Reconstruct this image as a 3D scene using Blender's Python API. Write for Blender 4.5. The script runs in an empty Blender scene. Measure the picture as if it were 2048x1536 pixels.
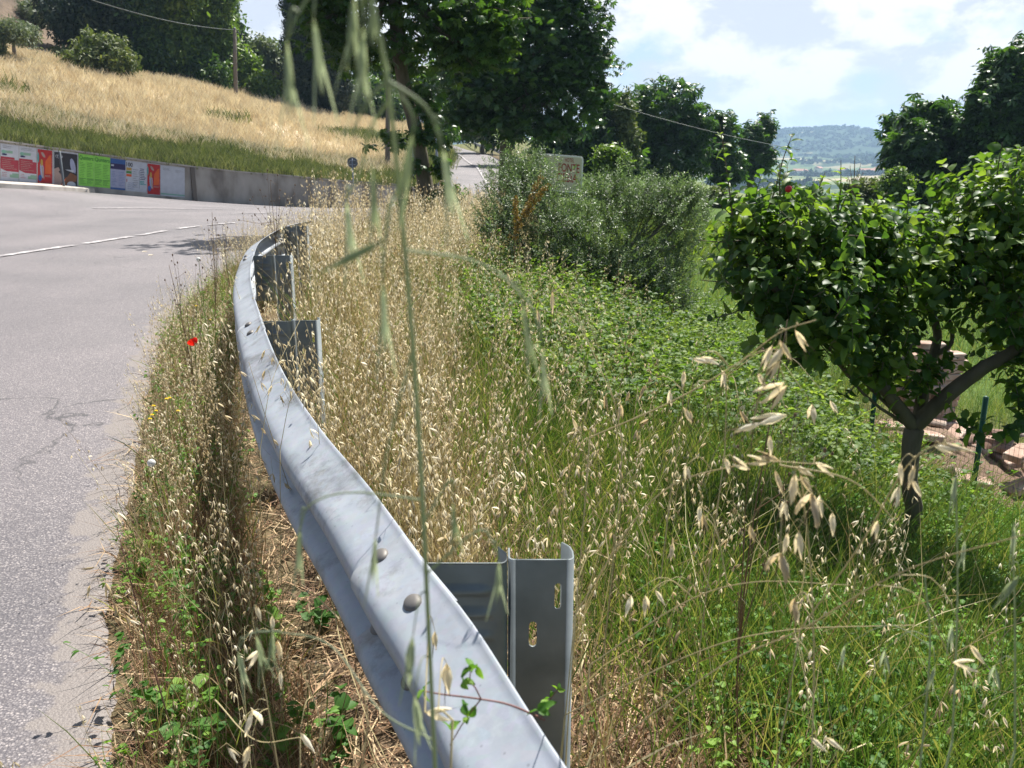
import bpy, bmesh, math, numpy as np
from mathutils import Vector, Matrix
rng = np.random.default_rng(7)
S = bpy.context.scene
COL = S.collection
# ------------------------------------------------------------------ camera
F_PX = 1774.0; PITCH = math.radians(14.8); CZ = 1.5
cd = bpy.data.cameras.new('camera'); cam = bpy.data.objects.new('camera', cd); COL.objects.link(cam)
cd.sensor_width = 36; cd.lens = 36*F_PX/2048; cd.clip_start = 0.05; cd.clip_end = 9000
cam.location = (0, 0, CZ); cam.rotation_euler = (math.radians(90)-PITCH, 0, 0)
cd.dof.use_dof = True; cd.dof.focus_distance = 3.2; cd.dof.aperture_fstop = 11
S.camera = cam
# ------------------------------------------------------------------ light
SUN_AZ = math.radians(26); SUN_EL = math.radians(60)
sd = Vector((math.sin(SUN_AZ)*math.cos(SUN_EL), math.cos(SUN_AZ)*math.cos(SUN_EL), math.sin(SUN_EL)))
sl = bpy.data.lights.new('sun', 'SUN'); sl.energy = 5.0; sl.angle = math.radians(0.5); sl.color = (1, .955, .88)
so = bpy.data.objects.new('sun', sl); COL.objects.link(so); so.rotation_euler = sd.to_track_quat('Z', 'Y').to_euler()
S.view_settings.view_transform = 'Standard'; S.view_settings.look = 'None'
S.view_settings.exposure = 1.14; S.view_settings.gamma = 1
w = bpy.data.worlds.new('World'); S.world = w; w.use_nodes = True
nt = w.node_tree; N = nt.nodes; L = nt.links
bg = N['Background']; bg.inputs['Strength'].default_value = 0.052
sky = N.new('ShaderNodeTexSky'); sky.sky_type = 'NISHITA'; sky.sun_disc = False
sky.sun_elevation = SUN_EL; sky.sun_rotation = SUN_AZ; sky.altitude = 400; sky.dust_density = 1.5
tc = N.new('ShaderNodeTexCoord'); mp = N.new('ShaderNodeMapping'); mp.inputs['Scale'].default_value = (1, 1, 1.9)
mp.inputs['Location'].default_value = (.3, .12, .35)
n1 = N.new('ShaderNodeTexNoise'); n1.inputs['Scale'].default_value = 6.5; n1.inputs['Detail'].default_value = 9; n1.inputs['Roughness'].default_value = .56
n2 = N.new('ShaderNodeTexNoise'); n2.inputs['Scale'].default_value = 10; n2.inputs['Distortion'].default_value = .25; n2.inputs['Roughness'].default_value = .6; n2.inputs['Detail'].default_value = 7
r1 = N.new('ShaderNodeValToRGB'); r1.color_ramp.elements[0].position = .37; r1.color_ramp.elements[1].position = .47
r2 = N.new('ShaderNodeValToRGB'); r2.color_ramp.elements[0].position = .44; r2.color_ramp.elements[1].position = .535
r2.color_ramp.elements[0].color = (6.6, 7.1, 8.15, 1); r2.color_ramp.elements[1].color = (9.4, 9.5, 9.7, 1)
mx = N.new('ShaderNodeMix'); mx.data_type = 'RGBA'; mx.clamp_factor = True
L.new(tc.outputs['Generated'], mp.inputs[0]); L.new(mp.outputs[0], n1.inputs['Vector']); L.new(mp.outputs[0], n2.inputs['Vector'])
L.new(n1.outputs[0], r1.inputs[0]); L.new(n2.outputs[0], r2.inputs[0])
gm = N.new('ShaderNodeVectorMath'); gm.operation = 'DOT_PRODUCT'; gm.inputs[1].default_value = (.35, .85, -.30); L.new(tc.outputs['Generated'], gm.inputs[0])
gr_ = N.new('ShaderNodeMapRange'); gr_.inputs[1].default_value = -.1; gr_.inputs[2].default_value = .45; gr_.inputs[3].default_value = .03; L.new(gm.outputs['Value'], gr_.inputs[0])
cmul = N.new('ShaderNodeMath'); cmul.operation = 'MULTIPLY'; L.new(r1.outputs[0], cmul.inputs[0]); L.new(gr_.outputs[0], cmul.inputs[1]); vmul = N.new('ShaderNodeMath'); vmul.operation = 'MULTIPLY'; vmul.inputs[1].default_value = .75; L.new(gr_.outputs[0], vmul.inputs[0])
L.new(cmul.outputs[0], mx.inputs[0]); L.new(r2.outputs[0], mx.inputs[7])
# clear sky between the clouds, veiled by thin cloud
veil = N.new('ShaderNodeMix'); veil.data_type = 'RGBA'; veil.inputs[0].default_value = .42; veil.inputs[7].default_value = (5.6, 7.3, 9.3, 1)
L.new(sky.outputs[0], veil.inputs[6]); L.new(vmul.outputs[0], veil.inputs[0]); L.new(veil.outputs[2], mx.inputs[6]); L.new(mx.outputs[2], bg.inputs[0])

# ------------------------------------------------------------------ helpers
def ray(px, py):
    a = (px-1024)/F_PX; b = (768-py)/F_PX; s, c = math.sin(PITCH), math.cos(PITCH)
    return np.array([a, c+b*s, -s+b*c])
def P(px, py, D):
    r = ray(px, py); return r*(D/r[1]) + np.array([0, 0, CZ])
def onz(px, py, z=0.):
    r = ray(px, py); return r*((z-CZ)/r[2]) + np.array([0, 0, CZ])

def tag(o, label=None, cat=None, group=None, kind=None):
    if label: o['label'] = label
    if cat: o['category'] = cat
    if group: o['group'] = group
    if kind: o['kind'] = kind
    return o
def empty(name, loc=(0, 0, 0)):
    o = bpy.data.objects.new(name, None); COL.objects.link(o); o.location = loc; o.empty_display_size = .1
    return o
def link(o, parent=None):
    COL.objects.link(o)
    if parent:
        o.parent = parent; o.matrix_parent_inverse = Matrix.Translation(parent.location).inverted()
    return o

class Acc:
    """collects triangles, built as one mesh"""
    def __init__(s): s.v = []; s.t = []; s.m = []; s.r = []; s.n = 0
    def raw(s, V, T, mat=0, rnd=None):
        V = np.asarray(V, float).reshape(-1, 3); T = np.asarray(T, int).reshape(-1, 3)
        s.v.append(V); s.t.append(T+s.n)
        s.m.append(np.full(len(T), mat) if np.isscalar(mat) else np.asarray(mat))
        s.r.append(np.full(len(V), rng.random() if rnd is None else rnd) if (rnd is None or np.isscalar(rnd)) else np.asarray(rnd))
        s.n += len(V)
    def inst(s, tm, R, pos, rnd=None, mo=0):
        V0, T0, M0 = tm; k = len(pos)
        if k == 0: return
        V = (np.einsum('nij,vj->nvi', R, V0) + pos[:, None, :]).reshape(-1, 3)
        T = (T0[None]+(np.arange(k)*len(V0))[:, None, None]).reshape(-1, 3)
        if rnd is None: rnd = rng.random(k)
        s.raw(V, T, np.tile(M0+mo, k), np.repeat(rnd, len(V0)))
    def tm(s):
        return np.concatenate(s.v), np.concatenate(s.t), np.concatenate(s.m)
    def build(s, name, mats, parent=None, smooth=True):
        V = np.concatenate(s.v); T = np.concatenate(s.t); Mi = np.concatenate(s.m); Rn = np.concatenate(s.r)
        me = bpy.data.meshes.new(name); me.vertices.add(len(V)); me.vertices.foreach_set('co', V.astype(np.float32).ravel())
        me.loops.add(len(T)*3); me.loops.foreach_set('vertex_index', T.astype(np.int32).ravel())
        me.polygons.add(len(T)); me.polygons.foreach_set('loop_start', np.arange(0, len(T)*3, 3, dtype=np.int32))
        me.polygons.foreach_set('loop_total', np.full(len(T), 3, np.int32))
        me.polygons.foreach_set('material_index', Mi.astype(np.int32))
        me.polygons.foreach_set('use_smooth', np.full(len(T), smooth))
        me.update(calc_edges=True)
        a = me.attributes.new('rnd', 'FLOAT', 'POINT'); a.data.foreach_set('value', Rn.astype(np.float32))
        for m in (mats if isinstance(mats, (list, tuple)) else [mats]): me.materials.append(m)
        o = bpy.data.objects.new(name, me); link(o, parent)
        return o

def quads(Q):
    Q = np.asarray(Q).reshape(-1, 4); return np.concatenate([Q[:, [0, 1, 2]], Q[:, [0, 2, 3]]])
def grid_faces(nu, nv, closed=False):
    q = []
    for i in range(nu-1):
        for j in range(nv if closed else nv-1):
            j2 = (j+1) % nv
            q.append((i*nv+j, i*nv+j2, (i+1)*nv+j2, (i+1)*nv+j))
    return quads(q)
def frames(pts):
    pts = np.asarray(pts, float); t = np.gradient(pts, axis=0); t /= np.linalg.norm(t, axis=1)[:, None]+1e-9
    ref = np.array([0.31, .95, .1]) if abs(t[0][2]) > .7 else np.array([0, 0, 1.])
    u = np.cross(t, ref); u /= np.linalg.norm(u, axis=1)[:, None]+1e-9
    return t, u, np.cross(u, t)
def tube(acc, pts, rad, sides=4, mat=0, rnd=None, noise=0):
    pts = np.asarray(pts, float); n = len(pts); rad = np.broadcast_to(np.asarray(rad, float), (n,))
    t, u, v = frames(pts); a = np.linspace(0, 2*np.pi, sides, endpoint=False)
    rr = rad[:, None]*(1+noise*rng.standard_normal((n, sides)))
    V = pts[:, None]+rr[..., None]*(np.cos(a)[None, :, None]*u[:, None]+np.sin(a)[None, :, None]*v[:, None])
    T = grid_faces(n, sides, True)
    V = np.concatenate([V.reshape(-1, 3), pts[-1:]+t[-1:]*rad[-1]*.5])
    cap = [((n-1)*sides+j, (n-1)*sides+(j+1) % sides, n*sides) for j in range(sides)]
    acc.raw(V, np.concatenate([T, cap]), mat, rnd)
def ribbon(acc, pts, wid, mat=0, rnd=None, side=None, fold=0.0):
    pts = np.asarray(pts, float); n = len(pts); wid = np.broadcast_to(np.asarray(wid, float), (n,))
    t, u, v = frames(pts)
    if side is not None:
        u = np.cross(t, side); u /= np.linalg.norm(u, axis=1)[:, None]+1e-9; v = np.cross(u, t)
    if fold:
        V = np.stack([pts-u*wid[:, None]/2+v*wid[:, None]*fold, pts, pts+u*wid[:, None]/2+v*wid[:, None]*fold], 1).reshape(-1, 3)
        acc.raw(V, grid_faces(n, 3), mat, rnd)
    else:
        V = np.stack([pts-u*wid[:, None]/2, pts+u*wid[:, None]/2], 1).reshape(-1, 3)
        acc.raw(V, grid_faces(n, 2), mat, rnd)
def box(acc, c, s, R=None, mat=0, rnd=None):
    V = np.array([[x, y, z] for x in (-.5, .5) for y in (-.5, .5) for z in (-.5, .5)])*np.asarray(s)
    if R is not None: V = V@np.asarray(R).T
    acc.raw(V+np.asarray(c), quads([(0, 1, 3, 2), (4, 6, 7, 5), (0, 4, 5, 1), (2, 3, 7, 6), (0, 2, 6, 4), (1, 5, 7, 3)]), mat, rnd)
def catmull(pts, n):
    pts = np.asarray(pts, float); m = len(pts)
    p = np.vstack([2*pts[0]-pts[1], pts, 2*pts[-1]-pts[-2]])
    out = []
    for k in range(n):
        x = k/(n-1)*(m-1); i = min(int(x), m-2); t = x-i; a, b, c, d = p[i], p[i+1], p[i+2], p[i+3]
        out.append(.5*((2*b)+(c-a)*t+(2*a-5*b+4*c-d)*t*t+(3*b-a-3*c+d)*t**3))
    return np.array(out)
def arc(pts, n):
    pts = np.asarray(pts, float); d = np.r_[0, np.cumsum(np.linalg.norm(np.diff(pts, axis=0), axis=1))]
    s = np.linspace(0, d[-1], n); return np.stack([np.interp(s, d, pts[:, k]) for k in range(pts.shape[1])], 1)
def Rz(a):
    a = np.atleast_1d(a); c, s, z, o = np.cos(a), np.sin(a), np.zeros_like(a), np.ones_like(a)
    return np.stack([c, -s, z, s, c, z, z, z, o], 1).reshape(-1, 3, 3)
def Rx(a):
    a = np.atleast_1d(a); c, s, z, o = np.cos(a), np.sin(a), np.zeros_like(a), np.ones_like(a)
    return np.stack([o, z, z, z, c, -s, z, s, c], 1).reshape(-1, 3, 3)
def Ry(a):
    a = np.atleast_1d(a); c, s, z, o = np.cos(a), np.sin(a), np.zeros_like(a), np.ones_like(a)
    return np.stack([c, z, s, z, o, z, -s, z, c], 1).reshape(-1, 3, 3)
def rot_for(k, tilt=.15, sc=(.8, 1.2)):
    """random yaw, small tilt, scale, k matrices"""
    R = Rz(rng.random(k)*2*np.pi)@Rx(rng.normal(0, tilt, k))@Ry(rng.normal(0, tilt, k))
    return R*rng.uniform(*sc, k)[:, None, None]

# ------------------------------------------------------------------ materials
def mat_new(name):
    m = bpy.data.materials.new(name); m.use_nodes = True; return m, m.node_tree.nodes, m.node_tree.links, m.node_tree.nodes['Principled BSDF']
def ramp(nodes, cols):
    r = nodes.new('ShaderNodeValToRGB'); e = r.color_ramp.elements
    while len(e) < len(cols): e.new(.5)
    for i, c in enumerate(cols):
        p, c = (c[0], c[1]) if len(c) == 2 else (i/(len(cols)-1), c)
        e[i].position = p; e[i].color = (*c, 1)
    return r
def leafmat(name, cols, transl=.35, tcol=None, rough=.5, spec=.4):
    m, n, l, b = mat_new(name)
    a = n.new('ShaderNodeAttribute'); a.attribute_name = 'rnd'; r = ramp(n, cols); l.new(a.outputs['Fac'], r.inputs[0])
    l.new(r.outputs[0], b.inputs['Base Color']); b.inputs['Roughness'].default_value = rough; b.inputs['Specular IOR Level'].default_value = spec
    if transl:
        t = n.new('ShaderNodeBsdfTranslucent'); ms = n.new('ShaderNodeMixShader'); ms.inputs[0].default_value = transl
        mxx = n.new('ShaderNodeMix'); mxx.data_type = 'RGBA'; mxx.blend_type = 'MULTIPLY'; mxx.inputs[0].default_value = 1
        mxx.inputs[7].default_value = (*(tcol or (1.5, 1.7, .7)), 1); l.new(r.outputs[0], mxx.inputs[6]); l.new(mxx.outputs[2], t.inputs[0])
        l.new(b.outputs[0], ms.inputs[1]); l.new(t.outputs[0], ms.inputs[2]); l.new(ms.outputs[0], n['Material Output'].inputs[0])
    return m
def noisemat(name, cols, scale=5, detail=6, rough=.85, bump=.3, bscale=None, dist=.02, metallic=0, spec=.3, coord='Object', stretch=(1, 1, 1)):
    m, n, l, b = mat_new(name)
    t = n.new('ShaderNodeTexCoord'); mpp = n.new('ShaderNodeMapping'); mpp.inputs['Scale'].default_value = stretch
    l.new(t.outputs[coord], mpp.inputs[0])
    x = n.new('ShaderNodeTexNoise'); x.inputs['Scale'].default_value = scale; x.inputs['Detail'].default_value = detail
    l.new(mpp.outputs[0], x.inputs['Vector']); r = ramp(n, cols); l.new(x.outputs[0], r.inputs[0]); l.new(r.outputs[0], b.inputs['Base Color'])
    b.inputs['Roughness'].default_value = rough; b.inputs['Metallic'].default_value = metallic; b.inputs['Specular IOR Level'].default_value = spec
    if bump:
        y = n.new('ShaderNodeTexNoise'); y.inputs['Scale'].default_value = bscale or scale*4; y.inputs['Detail'].default_value = 4
        l.new(mpp.outputs[0], y.inputs['Vector']); bm_ = n.new('ShaderNodeBump'); bm_.inputs['Strength'].default_value = bump; bm_.inputs['Distance'].default_value = dist
        l.new(y.outputs[0], bm_.inputs['Height']); l.new(bm_.outputs[0], b.inputs['Normal'])
    return m
M = {}
M['oat'] = leafmat('dry_oat_husk', [(.46, .37, .22), (.76, .69, .51), (.90, .86, .72)], .45, (1.1, 1.0, .8), .55)
M['straw'] = leafmat('dry_straw', [(.20, .14, .07), (.47, .39, .20), (.66, .59, .36)], .15, (1.1, 1., .7), .6)
M['straw_red'] = leafmat('reddish_dead_grass', [(.13, .065, .035), (.30, .175, .09), (.56, .43, .25)], .12, (1.1, 1., .7), .65)
M['wood_far'] = leafmat('far_woodland', [(.012, .032, .016), (.025, .058, .024), (.045, .085, .03)], 0, None, 1, 0)
M['awn'] = leafmat('dark_awn', [(.045, .028, .015), (.13, .08, .04)], 0)
M['grass'] = leafmat('green_grass', [(.035, .075, .02), (.065, .125, .03), (.12, .18, .045), (.26, .25, .11)], .42, (1.6, 1.6, .72), .45)
M['greenoat'] = leafmat('green_oat', [(.22, .26, .16), (.38, .42, .31)], .45, (1.2, 1.25, .95), .5)
M['herb'] = leafmat('herb_leaf', [(.05, .13, .025), (.10, .22, .035), (.19, .31, .05)], .4, (1.7, 1.8, .6), .55, .25)
M['bramble'] = leafmat('bramble_leaf', [(.05, .105, .025), (.10, .17, .04), (.20, .27, .08)], .42, (2.0, 2.0, .75), .55, .25)
M['apple'] = leafmat('apple_leaf', [(.028, .07, .018), (.055, .115, .024), (.12, .185, .04)], .42, (2.7, 2.5, .9), .48, .35)
M['chestnut'] = leafmat('chestnut_leaf', [(.022, .052, .018), (.042, .09, .026), (.08, .145, .038)], .28, (2.0, 2.3, .6), .36, .45)
M['chestnut_near'] = leafmat('chestnut_leaf_pale', [(.026, .062, .018), (.048, .10, .022), (.08, .14, .03)], .38, (1.8, 1.9, .7), .4)
M['wood'] = leafmat('woodland_leaf', [(.022, .052, .018), (.045, .095, .026), (.085, .15, .036)], .26, (1.8, 1.9, .6), .5)
M['wood_pale'] = leafmat('woodland_pale_leaf', [(.06, .11, .028), (.11, .18, .036), (.17, .25, .05)], .34, (1.5, 1.6, .6), .5)
M['shrub_dull'] = leafmat('dull_shrub_leaf', [(.06, .09, .03), (.11, .14, .045), (.17, .19, .07)], .2, None, .6)
M['cypress'] = leafmat('cypress_leaf', [(.010, .024, .014), (.022, .045, .022)], .1, None, .6)
M['olive'] = leafmat('olive_leaf', [(.075, .11, .055), (.13, .185, .085), (.25, .32, .16)], .32, (1.2, 1.4, .7), .42, .5)
M['olive_far'] = leafmat('olive_grey_leaf', [(.10, .13, .08), (.17, .20, .13)], .2, None, .6)
M['rust'] = leafmat('dock_seed', [(.16, .09, .02), (.30, .19, .035)], .2, None, .7)
M['poppy'] = leafmat('poppy_petal', [(.75, .015, .005), (.85, .03, .01)], .45, (1, 1, 1), .5)
M['yellow'] = leafmat('yellow_petal', [(.85, .62, .01), (.9, .7, .02)], .3, (1, 1, 1), .5)
M['white'] = leafmat('white_down', [(.75, .74, .7), (.85, .84, .82)], .3, (1, 1, 1), .8)
M['stemdark'] = leafmat('dry_weed_stem', [(.10, .055, .03), (.2, .13, .07)], 0)
M['stemred'] = leafmat('bramble_stem', [(.14, .05, .05), (.2, .09, .07)], 0)
M['bark'] = noisemat('bark', [(.05, .04, .025), (.13, .11, .075), (.21, .18, .13)], 14, 8, .9, .8, 40, .01, stretch=(1, 1, .35))
M['barkgrey'] = noisemat('grey_bark', [(.07, .06, .05), (.16, .14, .12), (.24, .21, .18)], 20, 8, .85, .7, 60, .006, stretch=(1, 1, .4))
M['concrete'] = noisemat('concrete', [(.34, (.22, .195, .17)), (.5, (.38, .35, .31)), (.68, (.48, .44, .40))], 1.6, 10, .9, .35, 30, .01, stretch=(1, 1, .45))
M['pave'] = noisemat('pavement_concrete', [(.3, (.30, .27, .24)), (.6, (.46, .42, .38))], 3, 8, .9, .3, 40, .01)
M['terra'] = noisemat('terracotta', [(.3, (.24, .14, .10)), (.5, (.38, .26, .20)), (.68, (.52, .43, .36))], 6, 8, .85, .4, 50, .004)
M['pole'] = noisemat('grey_wood_pole', [(.10, .085, .07), (.22, .19, .165)], 6, 6, .9, .3, 30, .01, stretch=(4, 4, .3))
M['metalpole'] = noisemat('grey_metal_pole', [(.25, .27, .30), (.34, .36, .40)], 3, 3, .5, 0, metallic=.5)
M['signback'] = noisemat('sign_back_grey', [(.10, .115, .13), (.15, .165, .18)], 5, 4, .5, 0, metallic=.3)
M['fencegreen'] = noisemat('green_fence_paint', [(.01, .05, .03), (.02, .08, .045)], 5, 3, .5, 0)
M['cable'] = noisemat('cable', [(.10, .12, .12), (.16, .18, .18)], 5, 2, .5, 0)
M['paint'] = noisemat('worn_road_paint', [(.44, (.22, .205, .21)), (.58, (.42, .40, .40)), (.72, (.60, .58, .58))], 9, 9, .8, .3, 90, .003)
def plain(name, c, rough=.6, metallic=0, var=.12):
    return noisemat(name, [tuple(x*(1-var) for x in c), tuple(min(1, x*(1+var)) for x in c)], 7, 5, rough, 0, metallic=metallic)

# galvanised steel: spangle
m, n, l, b = mat_new('galvanised_steel'); M['galv'] = m
t = n.new('ShaderNodeTexCoord'); vo = n.new('ShaderNodeTexVoronoi'); vo.inputs['Scale'].default_value = 55; l.new(t.outputs['Object'], vo.inputs[0])
no = n.new('ShaderNodeTexNoise'); no.inputs['Scale'].default_value = 7; no.inputs['Detail'].default_value = 9; no.inputs['Roughness'].default_value = .65; l.new(t.outputs['Object'], no.inputs[0])
cr = ramp(n, [(.3, (.25, .275, .31)), (.7, (.36, .385, .42))]); l.new(no.outputs[0], cr.inputs[0])
hm = n.new('ShaderNodeMix'); hm.data_type = 'RGBA'; hm.blend_type = 'OVERLAY'; hm.inputs[0].default_value = .03; l.new(cr.outputs[0], hm.inputs[6]); l.new(vo.outputs['Color'], hm.inputs[7])
st = n.new('ShaderNodeTexNoise'); st.inputs['Scale'].default_value = 2.2; st.inputs['Detail'].default_value = 12; st.inputs['Roughness'].default_value = .75; l.new(t.outputs['Object'], st.inputs[0])
sr_ = ramp(n, [(.36, (.50, .47, .44)), (.48, (1, 1, 1)), (.6, (1, 1, 1)), (.70, (1.25, 1.25, 1.27))]); l.new(st.outputs[0], sr_.inputs[0])
sp1 = n.new('ShaderNodeTexVoronoi'); sp1.inputs['Scale'].default_value = 38; l.new(t.outputs['Object'], sp1.inputs[0]); sp2 = ramp(n, [(.06, (.45, .42, .40)), (.11, (1, 1, 1))]); l.new(sp1.outputs['Distance'], sp2.inputs[0])
sm1 = n.new('ShaderNodeMix'); sm1.data_type = 'RGBA'; sm1.blend_type = 'MULTIPLY'; sm1.inputs[0].default_value = 1; l.new(hm.outputs[2], sm1.inputs[6]); l.new(sr_.outputs[0], sm1.inputs[7])
sm2 = n.new('ShaderNodeMix'); sm2.data_type = 'RGBA'; sm2.blend_type = 'MULTIPLY'; sm2.inputs[0].default_value = .45; l.new(sm1.outputs[2], sm2.inputs[6]); l.new(sp2.outputs[0], sm2.inputs[7])
l.new(sm2.outputs[2], b.inputs['Base Color']); b.inputs['Metallic'].default_value = .25
mr = n.new('ShaderNodeMapRange'); mr.inputs[3].default_value = .42; mr.inputs[4].default_value = .62; l.new(no.outputs[0], mr.inputs[0]); l.new(mr.outputs[0], b.inputs['Roughness'])
n5 = n.new('ShaderNodeTexNoise'); n5.inputs['Scale'].default_value = 60; n5.inputs['Detail'].default_value = 5; l.new(t.outputs['Object'], n5.inputs[0])
bu = n.new('ShaderNodeBump'); bu.inputs['Strength'].default_value = .12; bu.inputs['Distance'].default_value = .002; l.new(n5.outputs[0], bu.inputs['Height']); l.new(bu.outputs[0], b.inputs['Normal'])
# darker weathered galvanised posts
M['post'] = noisemat('weathered_galvanised_post', [(.3, (.13, .15, .155)), (.7, (.22, .245, .25))], 9, 8, .5, .1, 60, .002, metallic=.35)

# asphalt
m, n, l, b = mat_new('asphalt'); M['asphalt'] = m
t = n.new('ShaderNodeTexCoord')
wn = n.new('ShaderNodeTexNoise'); wn.inputs['Scale'].default_value = 60; l.new(t.outputs['Object'], wn.inputs[0])
wa = n.new('ShaderNodeVectorMath'); wa.operation = 'MULTIPLY_ADD'; wa.inputs[1].default_value = (.012, .012, .012); l.new(wn.outputs['Color'], wa.inputs[0]); l.new(t.outputs['Object'], wa.inputs[2])
v1 = n.new('ShaderNodeTexVoronoi'); v1.inputs['Scale'].default_value = 115; v1.inputs['Randomness'].default_value = 1; l.new(wa.outputs[0], v1.inputs[0])
sep = n.new('ShaderNodeSeparateColor'); l.new(v1.outputs['Color'], sep.inputs[0])
stone = ramp(n, [(0, (.11, .10, .102)), (.45, (.185, .172, .172)), (.8, (.27, .25, .245)), (1, (.36, .33, .31))]); l.new(sep.outputs[0], stone.inputs[0])
gap = ramp(n, [(.25, (1, 1, 1)), (.62, (0, 0, 0))]); l.new(v1.outputs['Distance'], gap.inputs[0])
mm = n.new('ShaderNodeMix'); mm.data_type = 'RGBA'; l.new(gap.outputs[0], mm.inputs[0]); mm.inputs[6].default_value = (.095, .088, .095, 1); l.new(stone.outputs[0], mm.inputs[7])
big = n.new('ShaderNodeTexNoise'); big.inputs['Scale'].default_value = .55; big.inputs['Detail'].default_value = 8; l.new(t.outputs['Object'], big.inputs[0])
br = ramp(n, [(.32, (.76, .75, .77)), (.5, (.96, .935, .945)), (.66, (1.12, 1.08, 1.085))]); l.new(big.outputs[0], br.inputs[0])
m2 = n.new('ShaderNodeMix'); m2.data_type = 'RGBA'; m2.blend_type = 'MULTIPLY'; m2.inputs[0].default_value = 1; l.new(mm.outputs[2], m2.inputs[6]); l.new(br.outputs[0], m2.inputs[7])
# cracks
cn = n.new('ShaderNodeTexNoise'); cn.inputs['Scale'].default_value = 1.6; cn.inputs['Detail'].default_value = 6; l.new(t.outputs['Object'], cn.inputs[0])
ca = n.new('ShaderNodeVectorMath'); ca.operation = 'MULTIPLY_ADD'; ca.inputs[1].default_value = (.9, .9, .9); l.new(cn.outputs['Color'], ca.inputs[0]); l.new(t.outputs['Object'], ca.inputs[2])
cv = n.new('ShaderNodeTexVoronoi'); cv.feature = 'DISTANCE_TO_EDGE'; cv.inputs['Scale'].default_value = .42; l.new(ca.outputs[0], cv.inputs[0])
ck = ramp(n, [(.0, (1, 1, 1)), (.0045, (0, 0, 0))]); l.new(cv.outputs['Distance'], ck.inputs[0])
cm = n.new('ShaderNodeTexNoise'); cm.inputs['Scale'].default_value = .5; l.new(t.outputs['Object'], cm.inputs[0]); cmr = ramp(n, [(.48, (0, 0, 0)), (.56, (1, 1, 1))]); l.new(cm.outputs[0], cmr.inputs[0])
cmu = n.new('ShaderNodeMath'); cmu.operation = 'MULTIPLY'; l.new(ck.outputs[0], cmu.inputs[0]); l.new(cmr.outputs[0], cmu.inputs[1])
m3 = n.new('ShaderNodeMix'); m3.data_type = 'RGBA'; l.new(cmu.outputs[0], m3.inputs[0]); l.new(m2.outputs[2], m3.inputs[6]); m3.inputs[7].default_value = (.04, .037, .04, 1)
# dusty crumbled margin
at = n.new('ShaderNodeAttribute'); at.attribute_name = 'edge'
dn = n.new('ShaderNodeTexNoise'); dn.inputs['Scale'].default_value = 7; dn.inputs['Detail'].default_value = 7; l.new(t.outputs['Object'], dn.inputs[0])
da = n.new('ShaderNodeMath'); da.operation = 'MULTIPLY_ADD'; da.inputs[1].default_value = -.42; l.new(dn.outputs[0], da.inputs[0]); l.new(at.outputs['Fac'], da.inputs[2])
dr = ramp(n, [(0, (1, 1, 1)), (.02, (.25, .25, .25)), (.06, (0, 0, 0))]); l.new(da.outputs[0], dr.inputs[0])
dm = n.new('ShaderNodeMix'); dm.data_type = 'RGBA'; l.new(dr.outputs[0], dm.inputs[0]); l.new(m3.outputs[2], dm.inputs[6]); dm.inputs[7].default_value = (.175, .153, .142, 1)
l.new(dm.outputs[2], b.inputs['Base Color']); b.inputs['Roughness'].default_value = .6; b.inputs['Specular IOR Level'].default_value = .5
bu = n.new('ShaderNodeBump'); bu.inputs['Strength'].default_value = .55; bu.inputs['Distance'].default_value = .004
inv = n.new('ShaderNodeMath'); inv.operation = 'MULTIPLY_ADD'; inv.inputs[1].default_value = -1; l.new(v1.outputs['Distance'], inv.inputs[0]); l.new(sep.outputs[1], inv.inputs[2])
l.new(inv.outputs[0], bu.inputs['Height']); l.new(bu.outputs[0], b.inputs['Normal'])

# soil / ground with straw litter, greener by attribute
m, n, l, b = mat_new('ground_cover'); M['ground'] = m
t = n.new('ShaderNodeTexCoord')
a1 = n.new('ShaderNodeTexNoise'); a1.inputs['Scale'].default_value = 9; a1.inputs['Detail'].default_value = 10; a1.inputs['Roughness'].default_value = .7; l.new(t.outputs['Object'], a1.inputs[0])
dry = ramp(n, [(.3, (.05, .035, .022)), (.5, (.12, .085, .055)), (.7, (.24, .18, .12))]); l.new(a1.outputs[0], dry.inputs[0])
grn = ramp(n, [(.3, (.03, .05, .015)), (.55, (.07, .12, .025)), (.75, (.16, .2, .05))]); l.new(a1.outputs[0], grn.inputs[0])
at = n.new('ShaderNodeAttribute'); at.attribute_name = 'green'
mg = n.new('ShaderNodeMix'); mg.data_type = 'RGBA'; l.new(at.outputs['Fac'], mg.inputs[0]); l.new(dry.outputs[0], mg.inputs[6]); l.new(grn.outputs[0], mg.inputs[7])
# far countryside: fields, woods
vf = n.new('ShaderNodeTexVoronoi'); vf.inputs['Scale'].default_value = .0065
fn = n.new('ShaderNodeTexNoise'); fn.inputs['Scale'].default_value = .01; l.new(t.outputs['Object'], fn.inputs[0])
fa = n.new('ShaderNodeVectorMath'); fa.operation = 'MULTIPLY_ADD'; fa.inputs[1].default_value = (70, 70, 0); l.new(fn.outputs['Color'], fa.inputs[0]); l.new(t.outputs['Object'], fa.inputs[2]); l.new(fa.outputs[0], vf.inputs[0])
sf = n.new('ShaderNodeSeparateColor'); l.new(vf.outputs['Color'], sf.inputs[0])
fc = ramp(n, [(0, (.08, .12, .045)), (.3, (.14, .17, .07)), (.5, (.30, .26, .16)), (.75, (.20, .19, .11)), (1, (.10, .14, .06))]); fc.color_ramp.interpolation = 'CONSTANT'; l.new(sf.outputs[0], fc.inputs[0])
fw = n.new('ShaderNodeTexNoise'); fw.inputs['Scale'].default_value = .02; fw.inputs['Detail'].default_value = 8; l.new(t.outputs['Object'], fw.inputs[0])
a2 = n.new('ShaderNodeAttribute'); a2.attribute_name = 'wood'
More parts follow.
